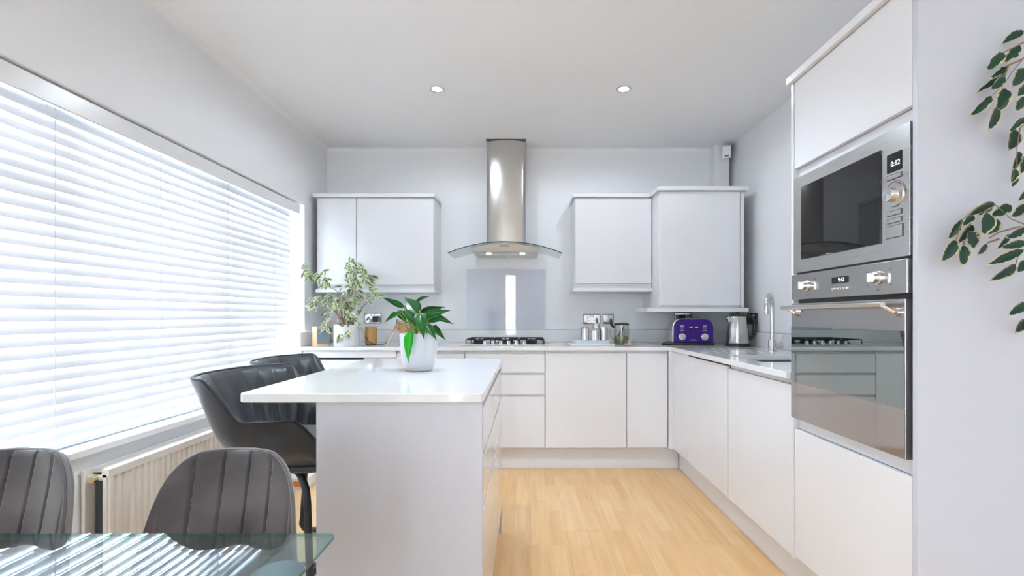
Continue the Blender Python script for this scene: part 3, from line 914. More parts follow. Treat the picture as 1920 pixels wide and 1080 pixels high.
# ------------------------------------------------------------------ bar stools (local: faces +x)
def stool_proto():
    t = thing('bar_stool', 'x', 'bar stool', (0, 0, 0), 'bar stools at the island')
    NU = 96
    def plan(u):
        """u in -1..1 -> plan point, outward normal"""
        hw, ba, fr = .198, -.19, .20
        s = abs(u)
        if s > .56:                       # straight arm
            k = (s - .56) / .44
            p = Vector((-.03 + (fr + .03) * k, hw - .03 * k * k)); nn = Vector((0.0, 1.0))
        else:
            a = s / .56 * PI / 2
            e = .75
            cx_, sy_ = math.cos(a) ** e, math.sin(a) ** e
            p = Vector((-.03 + (ba + .03) * cx_, hw * sy_))
            nn = Vector((-math.cos(a), math.sin(a))).normalized()
        if u < 0: p.y = -p.y; nn.y = -nn.y
        return p, nn
    def sm01(a, b, x):
        k = min(1, max(0, (x - a) / (b - a))); return k * k * (3 - 2 * k)
    def top(u):
        s = abs(u)
        h = .930 + (.785 - .930) * sm01(.38, .54, s)
        h = h + (.700 - .785) * sm01(.80, 1.0, s)
        return h
    def botz(u):
        return .630
    def lean(u):
        s = abs(u)
        return .075 * (1 - sm01(.3, .8, s)) + .030
    def outer(uu, v):
        u = -1 + 2 * uu
        p, nn = plan(u)
        h = botz(u) + (top(u) - botz(u)) * v
        k = (h - .63) / .30
        q = p + nn * (lean(u) * k + .03 * min(1, v * 3) - .02)
        return Vector((q.x, q.y, h))
    def inner(uu, v):
        u = -1 + 2 * uu
        p, nn = plan(u)
        h = botz(u) + (top(u) - botz(u)) * v
        k = (h - .63) / .30
        rib = abs(math.sin(uu * PI * 22)) ** .5
        th = .030 + .010 * rib * min(1, 4 * (1 - v) + .0)
        if v > .97: th *= .8
        q = p + nn * (lean(u) * k + .03 * min(1, v * 3) - .02 - th)
        return Vector((q.x, q.y, h))
    mb = MB(); mb.shell(outer, inner, 176, 10)
    obj('backrest_shell', mb, 'leather', t, smooth=60)
    pts = [(Vector(outer(k / NU, 1)) * .75 + Vector(inner(k / NU, 1)) * .25) + Vector((0, 0, .001)) for k in range(NU + 1)]
    mb = MB(); mb.tube(pts, .0058, 8); obj('piping', mb, 'piping', t)
    # seat pad
    def cushion(fn_z0, fn_z1, rx, ry, cx_, e=4.0, nz=6):
        mb = MB(); prof_ = []
        for k in range(nz + 1):
            a = -PI / 2 + PI * k / nz
            prof_.append((math.cos(a) ** .5 if math.cos(a) > 1e-6 else 0, math.sin(a)))
        b = len(mb.v); n = 40
        rows = []
        for (rr, zz) in prof_:
            rr2 = .72 + .28 * rr
            for k in range(n):
                a = 2 * PI * k / n; c, s = math.cos(a), math.sin(a)
                r_ = (abs(c) ** e + abs(s) ** e) ** (-1 / e)
                mb.v.append((cx_ + rx * r_ * c * rr2, ry * r_ * s * rr2, fn_z0 + (fn_z1 - fn_z0) * (zz + 1) / 2))
        for i in range(nz):
            for k in range(n):
                k2 = (k + 1) % n
                mb.face([i * n + k, i * n + k2, (i + 1) * n + k2, (i + 1) * n + k])
        mb.face(list(reversed(range(n)))); mb.face([nz * n + k for k in range(n)])
        return mb
    obj('seat_cushion', cushion(.632, .702, .190, .158, .028), 'seatpad', t, smooth=70)
    obj('seat_base', cushion(.598, .634, .200, .178, .015), 'leather', t, smooth=70)
    obj('mounting_plate', bx(-.10, .10, -.09, .09, .588, .600), 'black_metal', t)
    rt = .0125
    for sy in (-1, 1):
        p = []
        p += [(-.02, sy * .06, .590), (.06, sy * .10, .588), (.115, sy * .135, .578), (.140, sy * .155, .545)]
        p += [(.150, sy * .165, .50), (.175, sy * .185, .08), (.176, sy * .186, .045), (.160, sy * .186, .020), (.130, sy * .186, .0135), (-.150, sy * .186, .0135), (-.180, sy * .186, .020), (-.193, sy * .185, .045)]
        p += [(-.185, sy * .180, .10), (-.150, sy * .160, .50), (-.135, sy * .150, .548), (-.10, sy * .12, .580), (-.04, sy * .06, .590)]
        p = [(x_ - .022 if x_ > .1 else x_, y_, z_) for (x_, y_, z_) in p]
        mb = MB(); mb.tube(p, rt, 10); obj('leg_frame', mb, 'black_metal', t)
    mb = MB(); mb.tube([(.143, -.176, .26), (.143, .176, .26)], rt * .9, 10); obj('footrest', mb, 'black_metal', t)
    return t
st = stool_proto()
st.location = (-.865, 1.83, 0); st.rotation_euler.z = math.radians(-3)
st['label'] = 'dark grey bar stool with ribbed back nearest the dining table'
s2 = copy_tree(st)
s2.location = (-.985, 2.385, 0); s2.rotation_euler.z = math.radians(2)
s2['label'] = 'dark grey bar stool with ribbed back farther from the dining table'


# ------------------------------------------------------------------ dining chairs (world built around x=0, facing -y)
def chair_proto():
    t = thing('dining_chair', 'x', 'chair', (0, 1.0, 0), 'grey velvet dining chairs')
    # side profile (y, z, half width)
    P = [(.600, .452, .140), (.615, .470, .170), (.68, .474, .192), (.78, .468, .202), (.88, .466, .206), (.945, .478, .206),
         (.980, .515, .200), (.995, .56, .188), (1.007, .61, .176), (1.018, .66, .166), (1.028, .71, .158), (1.038, .755, .149), (1.046, .79, .138), (1.053, .82, .121), (1.058, .842, .098), (1.061, .853, .066), (1.062, .857, .03)]
    NV = len(P) - 1; sub = 5
    P = [(a_, b_ - max(0, b_ - .5) * .025, c_ * .925) for (a_, b_, c_) in P]
    def samp(v):
        f = v * NV; i = min(int(f), NV - 1); k = f - i
        p0, p1, p2, p3 = P[max(i - 1, 0)], P[i], P[i + 1], P[min(i + 2, NV)]
        r = []
        for c in range(3):
            a, b, c_, d = p0[c], p1[c], p2[c], p3[c]
            r.append(.5 * (2 * b + (c_ - a) * k + (2 * a - 5 * b + 4 * c_ - d) * k * k + (3 * b - a - 3 * c_ + d) * k ** 3))
        return r
    def nrm(v):
        a = samp(max(0, v - .01)); b = samp(min(1, v + .01))
        ty_, tz_ = b[0] - a[0], b[1] - a[1]; l = math.hypot(ty_, tz_) or 1
        return (-tz_ / l, ty_ / l)            # towards sitter (front/up)
    def surf(u, v, off):
        s = -1 + 2 * u
        y, z, hw = samp(v); ny, nz = nrm(v)
        conc = .055 * (s * s) * min(1, max(0, (z - .47) / .15)) * (hw / .17)
        conc += .015 * s * s * (1 if z < .5 else 0)
        o = off + conc
        return Vector((s * hw, y + ny * o, z + nz * o))
    def front(u, v):
        s = -1 + 2 * u
        hw = samp(v)[2]
        d = abs(math.sin((s * hw / .0535 + .5) * PI))
        puff = .009 * min(1, d * 4.5) ** .8
        edge = (1 - abs(s) ** 6) * min(1, v * 14) * min(1, (1 - v) * 9)
        return surf(u, v, .016 + puff * edge)
    def back(u, v):
        s = -1 + 2 * u
        edge = (1 - abs(s) ** 6) * min(1, v * 14) * min(1, (1 - v) * 9)
        return surf(u, v, -.006 - .018 * edge)
    mb = MB(); mb.shell(front, back, 190, NV * sub)
    o = obj('upholstered_shell', mb, 'velvet', t, smooth=60)
    rim = [(surf(0, k / 60, .006)) for k in range(61)] + [surf(k / 8, 1, .006) for k in range(1, 8)] + [surf(1, 1 - k / 60, .006) for k in range(61)]
    mb = MB(); mb.tube(rim, .0045, 6); obj('piping', mb, 'velvet_seam', o)
    for (sx, sy, yy) in ((-1, -1, .67), (1, -1, .67), (-1, 1, .91), (1, 1, .91)):
        mb = MB(); mb.tube([(sx * .10, yy + .0, .445), (sx * .20, yy + sy * .06 - (0 if sy < 0 else .0), 0)], [.013, .009], 10); obj('leg', mb, 'black_metal', t)
    obj('under_frame', bx(-.11, .11, .66, .92, .430, .448), 'black_metal', t, .003)
    return t
ca = chair_proto()
ca.location = (-.612, 1.0, 0)
ca['label'] = 'grey velvet dining chair with stitched back in front of the island stool'
cb = copy_tree(ca)
cb.location = (-1.068, 1.0, 0)
cb['label'] = 'grey velvet dining chair with stitched back at the left picture edge'

# ------------------------------------------------------------------ glass dining table
tb = thing('glass_dining_table', 'clear glass dining table with green edge in the near left corner', 'table', (-.93, .45, 0))
TZ = .75
ol = rrect(1.18, .80, .012, 5, -.341 - .59, .873 - .40)
n = len(ol); mb = MB()
for z in (TZ - .006, TZ): mb.v += [(a, b, z) for (a, b) in ol]
mb.face(reversed(range(n))); mb.face([n + i for i in range(n)]); mb.cur = 1
for i in range(n): mb.face([i, (i + 1) % n, n + (i + 1) % n, n + i])
obj('glass_top', mb, ['tableglass', 'glass_edge'], tb, smooth=30)
for (lx, ly) in ((-.385, .752), (-1.43, .752), (-.385, .19), (-1.43, .19)):
    mb = MB(); mb.lathe([(.040, TZ - .020), (.041, TZ - .010), (.038, TZ - .0065)], (lx, ly, 0), 32); d_ = obj('mounting_disc', mb, 'chrome', tb)
    mb = MB(); mb.lathe([(.024, 0), (.024, TZ - .0205)], (lx, ly, 0), 24); obj('leg', mb, 'chrome', tb)


# ------------------------------------------------------------------ leaves
def leaf_mesh(name, shape, material, nl=8, curl=.18, fold=.12, thick=True):
    """unit leaf: y 0..1 along, width 1 at widest (scaled by shape), returns mesh"""
    me = bpy.data.meshes.new(name)
    v = []; f = []; rim = []
    cols = [-1, -.8, -.4, 0, .4, .8, 1]
    for j in range(nl + 1):
        t = j / nl
        w = shape(t) * .5
        for c in cols:
            v.append((c * w, t, -curl * t * t + fold * abs(c) * w * 1.2))
            rim.append(max(abs(c) ** 2.2 * .62, max(0, (t - .72) / .28) * .55, max(0, (.10 - t) / .10) * .2))
    k = len(cols)
    for j in range(nl):
        for i in range(k - 1):
            f.append((j * k + i, j * k + i + 1, (j + 1) * k + i + 1, (j + 1) * k + i))
    me.from_pydata(v, [], f)
    at = me.attributes.new('rim', 'FLOAT', 'POINT')
    at.data.foreach_set('value', rim)
    me.materials.append(M[material])
    me.polygons.foreach_set('use_smooth', [True] * len(me.polygons))
    me.update()
    return me
ovate = lambda t: max(.02, math.sin(PI * min(1, t ** .8 * 1.0)) ** .8 if 0 < t < 1 else .02)
lily_shape = lambda t: max(.012, (math.sin(PI * t ** .62) ** 1.05) * (1 - .25 * t) if 0 < t < 1 else .012)
lance = lambda t: max(.015, math.sin(PI * t ** .75) if 0 < t < 1 else .015)


def leaf_matrix(base, tip, width, face):
    """local y -> base->tip, local z -> near face direction"""
    b, t = Vector(base), Vector(tip)
    y = t - b; L = y.length; y.normalize()
    z = Vector(face); z = (z - y * z.dot(y)).normalized()
    x = y.cross(z).normalized()
    m = Matrix(((x.x * width, y.x * L, z.x * L, b.x), (x.y * width, y.y * L, z.y * L, b.y), (x.z * width, y.z * L, z.z * L, b.z), (0, 0, 0, 1)))
    return m


def put_leaf(mesh, parent, base, tip, width, face):
    o = bpy.data.objects.new('leaf', mesh); COL.objects.link(o); o.parent = parent
    o.matrix_local = Matrix.Translation(-wloc(parent)) @ leaf_matrix(base, tip, width, face)
    return o


def at(px, py, D): return Vector(((px - CX) * D / FPX, D, CAMZ - (py - CY) * D / FPX))

# peace lily on the island
PX, PY_ = -.445, 2.02
lp = thing('peace_lily', 'glossy green leafy plant growing in the grey pot on the island', 'plant', (PX, PY_, ZW + .12))
pt = thing('flower_pot', 'glazed grey white tapered flower pot on the island worktop', 'pot', (PX, PY_, ZW))
mb = MB(); mb.lathe([(.0, ZW + .0003), (.050, ZW + .0003), (.056, ZW + .006), (.066, ZW + .035), (.075, ZW + .085), (.0795, ZW + .152), (.0785, ZW + .155), (.074, ZW + .152), (.071, ZW + .12), (0, ZW + .118)], (PX, PY_, 0), 40)
obj('pot_body', mb, 'ceramic', pt, smooth=50)
mb = MB(); mb.lathe([(0, ZW + .126), (.069, ZW + .124), (.0702, ZW + .1205)], (PX, PY_, 0), 24); obj('soil', mb, 'soil', pt)
lily = leaf_mesh('lily_leaf', lily_shape, 'leaf_lily', 14, .20, .30)
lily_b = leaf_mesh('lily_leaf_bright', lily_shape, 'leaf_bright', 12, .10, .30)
def lcrop(cx_, cy_): return (660 + cx_ / 6.355, 540 + cy_ / 6.355)
LV = [  # (base, tip, width px, depth base, depth tip, bright)
    ((620, 230), (355, 105), 75, 2.02, 2.00, 0), ((545, 305), (385, 395), 65, 1.98, 1.94, 0),
    ((800, 300), (605, 85), 150, 2.00, 2.03, 0), ((820, 270), (690, 100), 90, 2.06, 2.10, 0),
    ((770, 185), (935, 70), 60, 2.06, 2.10, 0), ((810, 290), (1125, 215), 80, 2.05, 2.08, 0),
    ((870, 345), (1165, 250), 115, 2.00, 1.99, 0), ((950, 340), (1215, 415), 85, 2.02, 2.03, 0),
    ((830, 315), (845, 580), 140, 1.97, 1.90, 0), ((890, 445), (1000, 600), 95, 1.98, 1.93, 0),
    ((960, 455), (1110, 610), 85, 2.00, 1.97, 0), ((715, 510), (655, 895), 125, 1.935, 1.905, 1),
    ((545, 270), (660, 420), 90, 1.99, 2.0, 0), ((640, 270), (770, 450), 100, 1.98, 1.97, 0), ((690, 290), (600, 190), 60, 2.03, 2.06, 0),
    ((690, 330), (540, 275), 80, 2.04, 2.06, 0), ((880, 400), (1060, 380), 80, 2.05, 2.09, 0), ((760, 420), (880, 300), 90, 2.06, 2.08, 0), ((680, 400), (760, 250), 80, 2.05, 2.08, 0)]
for i, (b, tq, w, db, dt, br) in enumerate(LV):
    pb, ptip = at(*lcrop(*b), db), at(*lcrop(*tq), dt)
    face = Vector((random.uniform(-.25, .25), -1, random.uniform(.15, .7)))
    o = put_leaf(lily_b if br else lily, lp, pb, ptip, w / 6.355 * db / FPX * 1.05, face)
    root = Vector((PX + (pb.x - PX) * .25 + random.uniform(-.015, .015), PY_ + random.uniform(-.03, .01), ZW + .125))
    mid = (root + pb) / 2 + Vector((0, 0, .03))
    if pb.z < root.z + .02: mid = root + Vector((0, -.01, .06))
    c = MB(); c.tube([root, root.lerp(mid, .6), mid, mid.lerp(pb, .5) + Vector((0, 0, .004)), pb], .0028, 6); obj('stem', c, 'stem_green', lp)

# variegated ficus on the far worktop
FX, FY = -1.350, 3.66
fc = thing('variegated_ficus', 'pale variegated leafy plant spreading from the white cylinder pot', 'plant', (FX, FY, ZW + .13))
fp = thing('flower_pot', 'plain white cylinder flower pot on the far worktop', 'pot', (FX, FY, ZW))
mb = MB(); mb.lathe([(0, ZW + .0003), (.090, ZW + .0003), (.0925, ZW + .004), (.0925, ZW + .158), (.091, ZW + .160), (.086, ZW + .158), (.085, ZW + .13), (0, ZW + .128)], (FX, FY, 0), 40)
obj('pot_body', mb, 'pot_white', fp, smooth=50)
mb = MB(); mb.lathe([(0, ZW + .138), (.083, ZW + .136), (.0845, ZW + .1305)], (FX, FY, 0), 24); obj('soil', mb, 'soil', fp)
fleaf = leaf_mesh('ficus_leaf', lance, 'leaf_ficus', 5, .25, .25)
DF = 3.64
branches = [
    [(650, 612), (655, 580), (660, 550), (664, 520), (667, 495)],
    [(648, 612), (645, 590), (655, 560), (672, 530), (690, 530), (697, 550)],
    [(646, 612), (640, 590), (632, 560), (640, 540)],
    [(644, 612), (632, 590), (615, 570), (595, 568), (586, 580)],
    [(644, 612), (630, 580), (634, 548), (608, 528), (578, 512)],
    [(652, 612), (662, 600), (672, 585), (690, 565), (702, 560)],
    [(642, 612), (622, 600), (613, 608), (610, 628)]]
for bi, br in enumerate(branches):
    c = MB(); pts = [at(a, b, DF - .01 * bi + .03 * k - .03) for k, (a, b) in enumerate(br)]
    pts = [Vector((p.x, min(p.y, 3.78), p.z)) for p in pts]
    c.tube(pts, [.005 - .0008 * k for k in range(len(pts))], 6); obj('branch', c, 'bark', fc)
clus = [(655, 496, 13, 9), (668, 505, 14, 12), (672, 522, 16, 14), (690, 528, 12, 10), (694, 548, 9, 8), (652, 522, 10, 8), (650, 540, 12, 9), (664, 545, 14, 11),
        (648, 566, 15, 15), (634, 575, 15, 14), (618, 566, 14, 13), (598, 568, 13, 12), (588, 574, 7, 6), (645, 590, 15, 15), (655, 600, 12, 10), (660, 570, 12, 10),
        (577, 512, 8, 9), (575, 498, 4, 4), (581, 520, 6, 6), (606, 520, 10, 11), (610, 532, 9, 9), (667, 607, 9, 7), (615, 592, 10, 8), (612, 612, 8, 7), (609, 628, 6, 6), (636, 632, 4, 4), (655, 623, 3, 3), (702, 560, 7, 6), (687, 566, 4, 3), (677, 582, 4, 3)]
for (px, py, r, nn) in clus:
    for k in range(nn):
        D = 3.575 + random.random() * .16
        a = random.random() * 2 * PI; q = r * math.sqrt(random.random())
        if (px, py) in ((636, 632), (655, 623)): D = 3.545 + .012 * random.random()
        b = at(px + q * math.cos(a), py + q * math.sin(a) - 3, D)
        L = random.uniform(.042, .075)
        d = Vector((random.uniform(-.8, .8) + (px - 645) * .006, random.uniform(-.5, .25), random.uniform(-1.0, .15))).normalized()
        put_leaf(fleaf, fc, b, b + d * L, L * random.uniform(.36, .50), Vector((random.uniform(-.6, .6), -1, random.uniform(-.1, .8))))

# trailing variegated plant by the tower side panel
tpn = thing('trailing_plant', 'dark green and cream variegated plant hanging beside the oven tower panel', 'plant', (1.47, 1.27, 1.72))
def pcrop(k, cx_, cy_): return (1740 + cx_ / 3.6, (30 if k == 1 else 330) + cy_ / 3.6)
sleaf = leaf_mesh('silk_leaf', ovate, 'leaf_silk', 8, .16, .16)
LS = [(1, 648, 100, 505, 175, 60), (1, 622, 198, 520, 312, 68), (1, 508, 248, 415, 352, 72), (1, 548, 338, 430, 418, 46), (1, 522, 398, 345, 502, 40), (1, 522, 412, 440, 492, 62),
      (1, 430, 540, 308, 668, 60), (1, 524, 488, 488, 638, 96), (1, 465, 618, 438, 755, 82), (1, 652, 352, 590, 470, 92), (1, 670, 470, 618, 530, 60), (1, 660, 540, 602, 642, 70), (1, 655, 685, 568, 768, 46),
      (1, 590, 765, 570, 898, 94), (1, 616, 912, 588, 1035, 42), (1, 590, 1030, 578, 1120, 50), (1, 665, 960, 640, 1060, 60), (2, 592, -10, 580, 72, 50), (2, 660, 100, 622, 168, 40), (2, 665, 195, 580, 275, 75),
      (2, 445, 180, 298, 255, 52), (2, 430, 190, 350, 262, 60), (2, 562, 198, 440, 268, 76), (2, 402, 248, 394, 392, 104), (2, 475, 295, 425, 392, 70), (2, 312, 268, 238, 330, 46), (2, 232, 292, 148, 428, 54),
      (2, 302, 330, 222, 448, 58), (2, 275, 372, 332, 488, 94), (2, 188, 434, 112, 576, 78), (2, 238, 468, 250, 606, 84), (2, 396, 458, 344, 534, 38), (2, 546, 388, 484, 496, 44), (2, 665, 350, 548, 418, 64),
      (2, 665, 455, 512, 476, 60), (2, 645, 500, 415, 596, 66), (2, 592, 600, 452, 702, 62), (2, 665, 570, 618, 645, 60), (2, 665, 858, 566, 930, 62), (2, 670, 970, 606, 1050, 60),
      (1, 720, 250, 690, 350, 80), (1, 740, 420, 700, 520, 80), (1, 760, 620, 730, 740, 80), (2, 740, 120, 720, 230, 80), (2, 760, 300, 720, 420, 80), (2, 740, 700, 700, 810, 80), (1, 760, 60, 690, 140, 80)]
for (k, ax, ay, bx_, by_, w) in LS:
    D = random.uniform(1.235, 1.300)
    b, tq = at(*pcrop(k, ax, ay), D), at(*pcrop(k, bx_, by_), D + random.uniform(-.025, .01))
    put_leaf(sleaf, tpn, b, tq, w / 3.6 * D / FPX * 1.08, Vector((random.uniform(-.25, .25), -1, random.uniform(-.1, .45))))
STM = [[(1, 800, 150), (1, 700, 220), (1, 640, 290), (1, 560, 390), (1, 510, 470), (1, 435, 535)], [(1, 700, 160), (1, 640, 180), (1, 560, 220), (1, 505, 250)], [(1, 640, 290), (1, 545, 330), (1, 520, 400)],
       [(1, 800, 560), (1, 720, 660), (1, 620, 760), (1, 600, 900), (1, 600, 1030)], [(1, 660, 940), (1, 640, 970), (1, 600, 1020)],
       [(2, 800, 260), (2, 660, 330), (2, 560, 290), (2, 440, 180), (2, 330, 210), (2, 230, 300), (2, 190, 430)], [(2, 700, 340), (2, 600, 345), (2, 480, 380), (2, 410, 420)], [(2, 480, 425), (2, 400, 450)],
       [(2, 800, 420), (2, 680, 480), (2, 620, 510), (2, 590, 600)], [(2, 800, 760), (2, 700, 830), (2, 650, 860)], [(2, 300, 280), (2, 260, 380), (2, 238, 468)], [(1, 800, 330), (1, 700, 340), (1, 650, 352)]]
HK = Vector((1.46, 1.265, 1.70))
for st_ in STM:
    p = [at(*pcrop(*q), 1.275 + .012 * math.sin(i)) for i, q in enumerate(st_)]
    if st_[0][1] == 800: p = [HK, HK.lerp(p[0], .5) + Vector((0, 0, .02))] + p
    c = MB(); c.tube(p, [max(.0010, .0026 - .0003 * i) for i in range(len(p))], 6); obj('stem', c, 'bark', tpn)
mb = MB(); mb.lathe([(0, 1.60), (.045, 1.60), (.055, 1.69), (.0565, 1.695), (.052, 1.695), (.05, 1.675), (0, 1.675)], (1.48, 1.268, 0), 28)
setp(obj('wall_planter', mb, 'pot_white', None, origin=(1.48, 1.268, 1.60)), 'small white wall planter holding the trailing plant', 'planter')

# ------------------------------------------------------------------ worktop objects, left
# wooden block with blue-grey panel
wb = thing('wooden_block', 'pale wooden block with a blue grey side panel beside the ficus pot', 'ornament', (-1.545, 3.655, ZW))
mb = bx(-.048, .048, -.045, .045, .0003, .146); mb.v = [tuple(Vector(v) + Vector((-1.545, 3.655, ZW))) for v in mb.v]
obj('block', mb, 'wood', wb, .002)
mb = bx(.0483, .0500, -.040, .040, .02, .13); mb.v = [tuple(Vector(v) + Vector((-1.545, 3.655, ZW))) for v in mb.v]
obj('side_panel', mb, 'bluepanel', wb)
mb = bx(-.040, -.0, -.0, .0, .0, .0)
wb.rotation_euler.z = math.radians(-48)
# amber wooden lamp base
al = thing('wooden_diffuser', 'small amber wooden cup with a black base beside the ficus pot', 'ornament', (-1.20, 3.76, ZW))
mb = MB(); mb.lathe([(.040, ZW + .008), (.045, ZW + .02), (.046, ZW + .06), (.045, ZW + .14), (.041, ZW + .144), (0, ZW + .144)], (-1.20, 3.76, 0), 32); obj('wooden_body', mb, 'amber_wood', al)
mb = MB(); mb.lathe([(.041, ZW + .0003), (.041, ZW + .008), (0, ZW + .0081)], (-1.20, 3.76, 0), 32); obj('base', mb, 'black', al)
c = MB(); c.tube([(-1.225, 3.71, ZW + .075), (-1.20, 3.70, ZW + .03), (-1.15, 3.70, ZW + .008), (-1.10, 3.73, ZW + .006), (-1.115, 3.86, ZW + .008), (-1.11, 4.0, ZW + .05), (-1.105, 4.10, ZW + .12), (-1.10, 4.145, ZW + .195)], .003, 8)
obj('power_cable', c, 'black', al)

def socket(label, xc, zc, w, plug=None, single=False, holes=True):
    t = thing('wall_socket', label, 'socket', (xc, 4.189, zc - .043))
    obj('back_plate', bx(xc - w / 2, xc + w / 2, 4.1855, 4.1899, zc - .043, zc + .043), 'gasket', t, .0015)
    obj('face_plate', bx(xc - w / 2 + .004, xc + w / 2 - .004, 4.1815, 4.1854, zc - .039, zc + .039), 'chrome', t, .0015)
    if not single:
        for sx in (-1, 1):
            for (hx, hz, hw_, hh) in ((0, .008, .004, .009), (-.011, -.014, .008, .004), (.011, -.014, .008, .004)):
                cx_ = xc + sx * w / 4 + hx
                obj('pin_slot', bx(cx_ - hw_ / 2, cx_ + hw_ / 2, 4.1805, 4.1814, zc + hz - hh / 2, zc + hz + hh / 2), 'void', t)
            obj('switch', bx(xc + sx * .012 - .006, xc + sx * .012 + .006, 4.1785, 4.1814, zc + .018, zc + .034), 'white_plastic', t, .001)
    else:
        obj('switch', bx(xc - .016, xc + .016, 4.1775, 4.1814, zc - .012, zc + .020), 'chrome', t, .001)
    return t
t = socket('chrome double wall socket with a black plug left of the hob', -1.325 + .0 + (.0), 1.118, .146) if False else socket('chrome double wall socket with a black plug left of the hob', -1.320 + .0, 1.118, .146)
setp(obj('power_plug', bx(-1.307, -1.258, 4.125, 4.1775, 1.085, 1.135), 'black', None, .006, origin=(-1.28, 4.15, 1.085)), 'black power plug in the socket left of the hob', 'plug')
socket('chrome double wall socket behind the steel canisters', .562, 1.112, .146)
socket('chrome single switch plate between the canisters and the jug', .705, 1.112, .090, single=True)

# wicker basket with cane handle
bk = thing('wicker_basket', 'small brown wicker basket with a pale cane handle behind the lily pot', 'basket', (-.865, 3.70, ZW))
mb = MB()
for k in range(11):
    zz = ZW + .010 + .0155 * k
    rx, ry = .085 + .0035 * k, .06 + .003 * k
    mb.tube([(-.855 + rx * math.cos(a_) , 3.70 + ry * math.sin(a_), zz + (.004 if (j + k) % 2 else -.002) + .012 * (k / 10) * abs(math.cos(a_))) for j, a_ in enumerate([2 * PI * q / 32 for q in range(32)])], .0088, 6, closed=True)
wv = obj('woven_side', mb, 'wicker', bk)
mb = MB(); mb.lathe([(0, ZW + .0003), (.08, ZW + .0003), (.085, ZW + .012), (0, ZW + .014)], (-.855, 3.70, 0), 28, None, 1.0, .72); obj('woven_base', mb, 'wicker', bk)
for q in range(16):
    a_ = 2 * PI * q / 16
    mb = MB(); mb.tube([(-.855 + .083 * math.cos(a_), 3.70 + .058 * math.sin(a_), ZW + .006), (-.855 + .122 * math.cos(a_), 3.70 + .092 * math.sin(a_), ZW + .188)], .0045, 6)
    obj('upright_cane', mb, 'wicker', bk)
mb = MB(); mb.tube([(-1.045, 3.63, ZW + .006), (-1.01, 3.64, ZW + .065), (-.975, 3.66, ZW + .13), (-.945, 3.68, ZW + .150)], .0065, 8); hd_ = obj('cane_handle', mb, 'stick', bk)
mb = MB(); mb.tube([(-.975 + .014 * math.cos(a_), 3.657, ZW + .135 + .014 * math.sin(a_)) for a_ in [2 * PI * q / 12 for q in range(12)]], .006, 6, closed=True); obj('cane_knot', mb, 'wicker', hd_)

# ------------------------------------------------------------------ worktop objects, right of hob
setp(obj('serving_board', MB().prism(rrect(.345, .20, .03, 5, .5, 3.765), ZW + .0003, ZW + .012, Matrix(((1, 0, 0, 0), (0, 0, 1, 0), (0, 1, 0, 0), (0, 0, 0, 1)))), 'pot_white', None, .002, origin=(.515, 3.765, ZW)),
     'flat white board on the far worktop under the canister dish', 'board')
mb = MB(); mb.prism(rrect(.265, .125, .02, 5, .500, 3.775), ZW + .0125, ZW + .016, Matrix(((1, 0, 0, 0), (0, 0, 1, 0), (0, 1, 0, 0), (0, 0, 0, 1))))
dish = thing('white_dish', 'shallow white rectangular dish holding the steel canisters', 'dish', (.500, 3.775, ZW + .0125))
obj('dish_floor', mb, 'pot_white', dish)
mb = MB()
o1, o2, o3, o4 = rrect(.265, .125, .02, 5, .5, 3.775), rrect(.285, .145, .025, 5, .5, 3.775), rrect(.276, .136, .022, 5, .5, 3.775), rrect(.257, .117, .018, 5, .5, 3.775)
n = len(o1)
for (oo, z) in ((o1, .0125), (o2, .038), (o3, .038), (o4, .0165)): mb.v += [(a, b, ZW + z) for (a, b) in oo]
for r_ in range(3):
    for i in range(n): mb.face([r_ * n + i, r_ * n + (i + 1) % n, (r_ + 1) * n + (i + 1) % n, (r_ + 1) * n + i])
obj('dish_wall', mb, 'pot_white', dish)
def canister(label, x, y, r, h):
    t = thing('canister', label, 'canister', (x, y, ZW + .017), 'steel canisters on the white dish')
    prof = [(0, ZW + .0167), (r, ZW + .0167)]
    z = ZW + .0167
    nb = int(h / .0085)
    for k in range(nb):
        z0 = z + h * k / nb; st = h / nb
        prof += [(r - .0012, z0 + st * .05), (r + .0006, z0 + st * .5), (r - .0012, z0 + st * .95)]
    prof += [(r * .9, z + h)]
    mb = MB(); mb.lathe(prof, (x, y, 0), 28); obj('body', mb, 'chrome', t, smooth=70)
    mb = MB(); mb.lathe([(r * .9, z + h), (r * .92, z + h + .004), (r * .8, z + h + .010), (r * .4, z + h + .014), (0, z + h + .015)], (x, y, 0), 24)
    obj('lid', mb, 'chrome', t)
canister('ribbed steel canister at the left end of the dish', .452, 3.770, .033, .112)
canister('shorter ribbed steel canister at the front of the dish', .530, 3.748, .033, .098)
canister('tallest ribbed steel canister at the back of the dish', .547, 3.810, .0285, .138)
canister('ribbed steel canister at the right end of the dish, next to the jug', .599, 3.772, .030, .112)

jx, jy = .742, 3.80
jg = thing('glass_jug', 'glass jug of green olives with a black lid', 'jug', (jx, jy, ZW))
mb = MB(); mb.lathe([(0, ZW + .0004), (.055, ZW + .0004), (.060, ZW + .008), (.061, ZW + .06), (.057, ZW + .155), (.055, ZW + .155), (.058, ZW + .06), (.057, ZW + .010), (0, ZW + .008)], (jx, jy, 0), 36); obj('glass_body', mb, 'jugglass', jg)
mb = MB(); mb.lathe([(0, ZW + .0085), (.053, ZW + .011), (.0555, ZW + .05), (.045, ZW + .072), (.02, ZW + .064), (0, ZW + .075)], (jx, jy, 0), 28); obj('olives', mb, 'olive', jg)
mb = MB(); mb.tube([(jx - .01, jy, ZW + .06), (jx - .004, jy, ZW + .10), (jx + .014, jy, ZW + .140)], [.018, .014, .004], 8); mb.tube([(jx - .04, jy, ZW + .062), (jx + .0, jy, ZW + .09)], [.003, .013], 8); obj('brown_sprig', mb, 'leafbrown', jg)
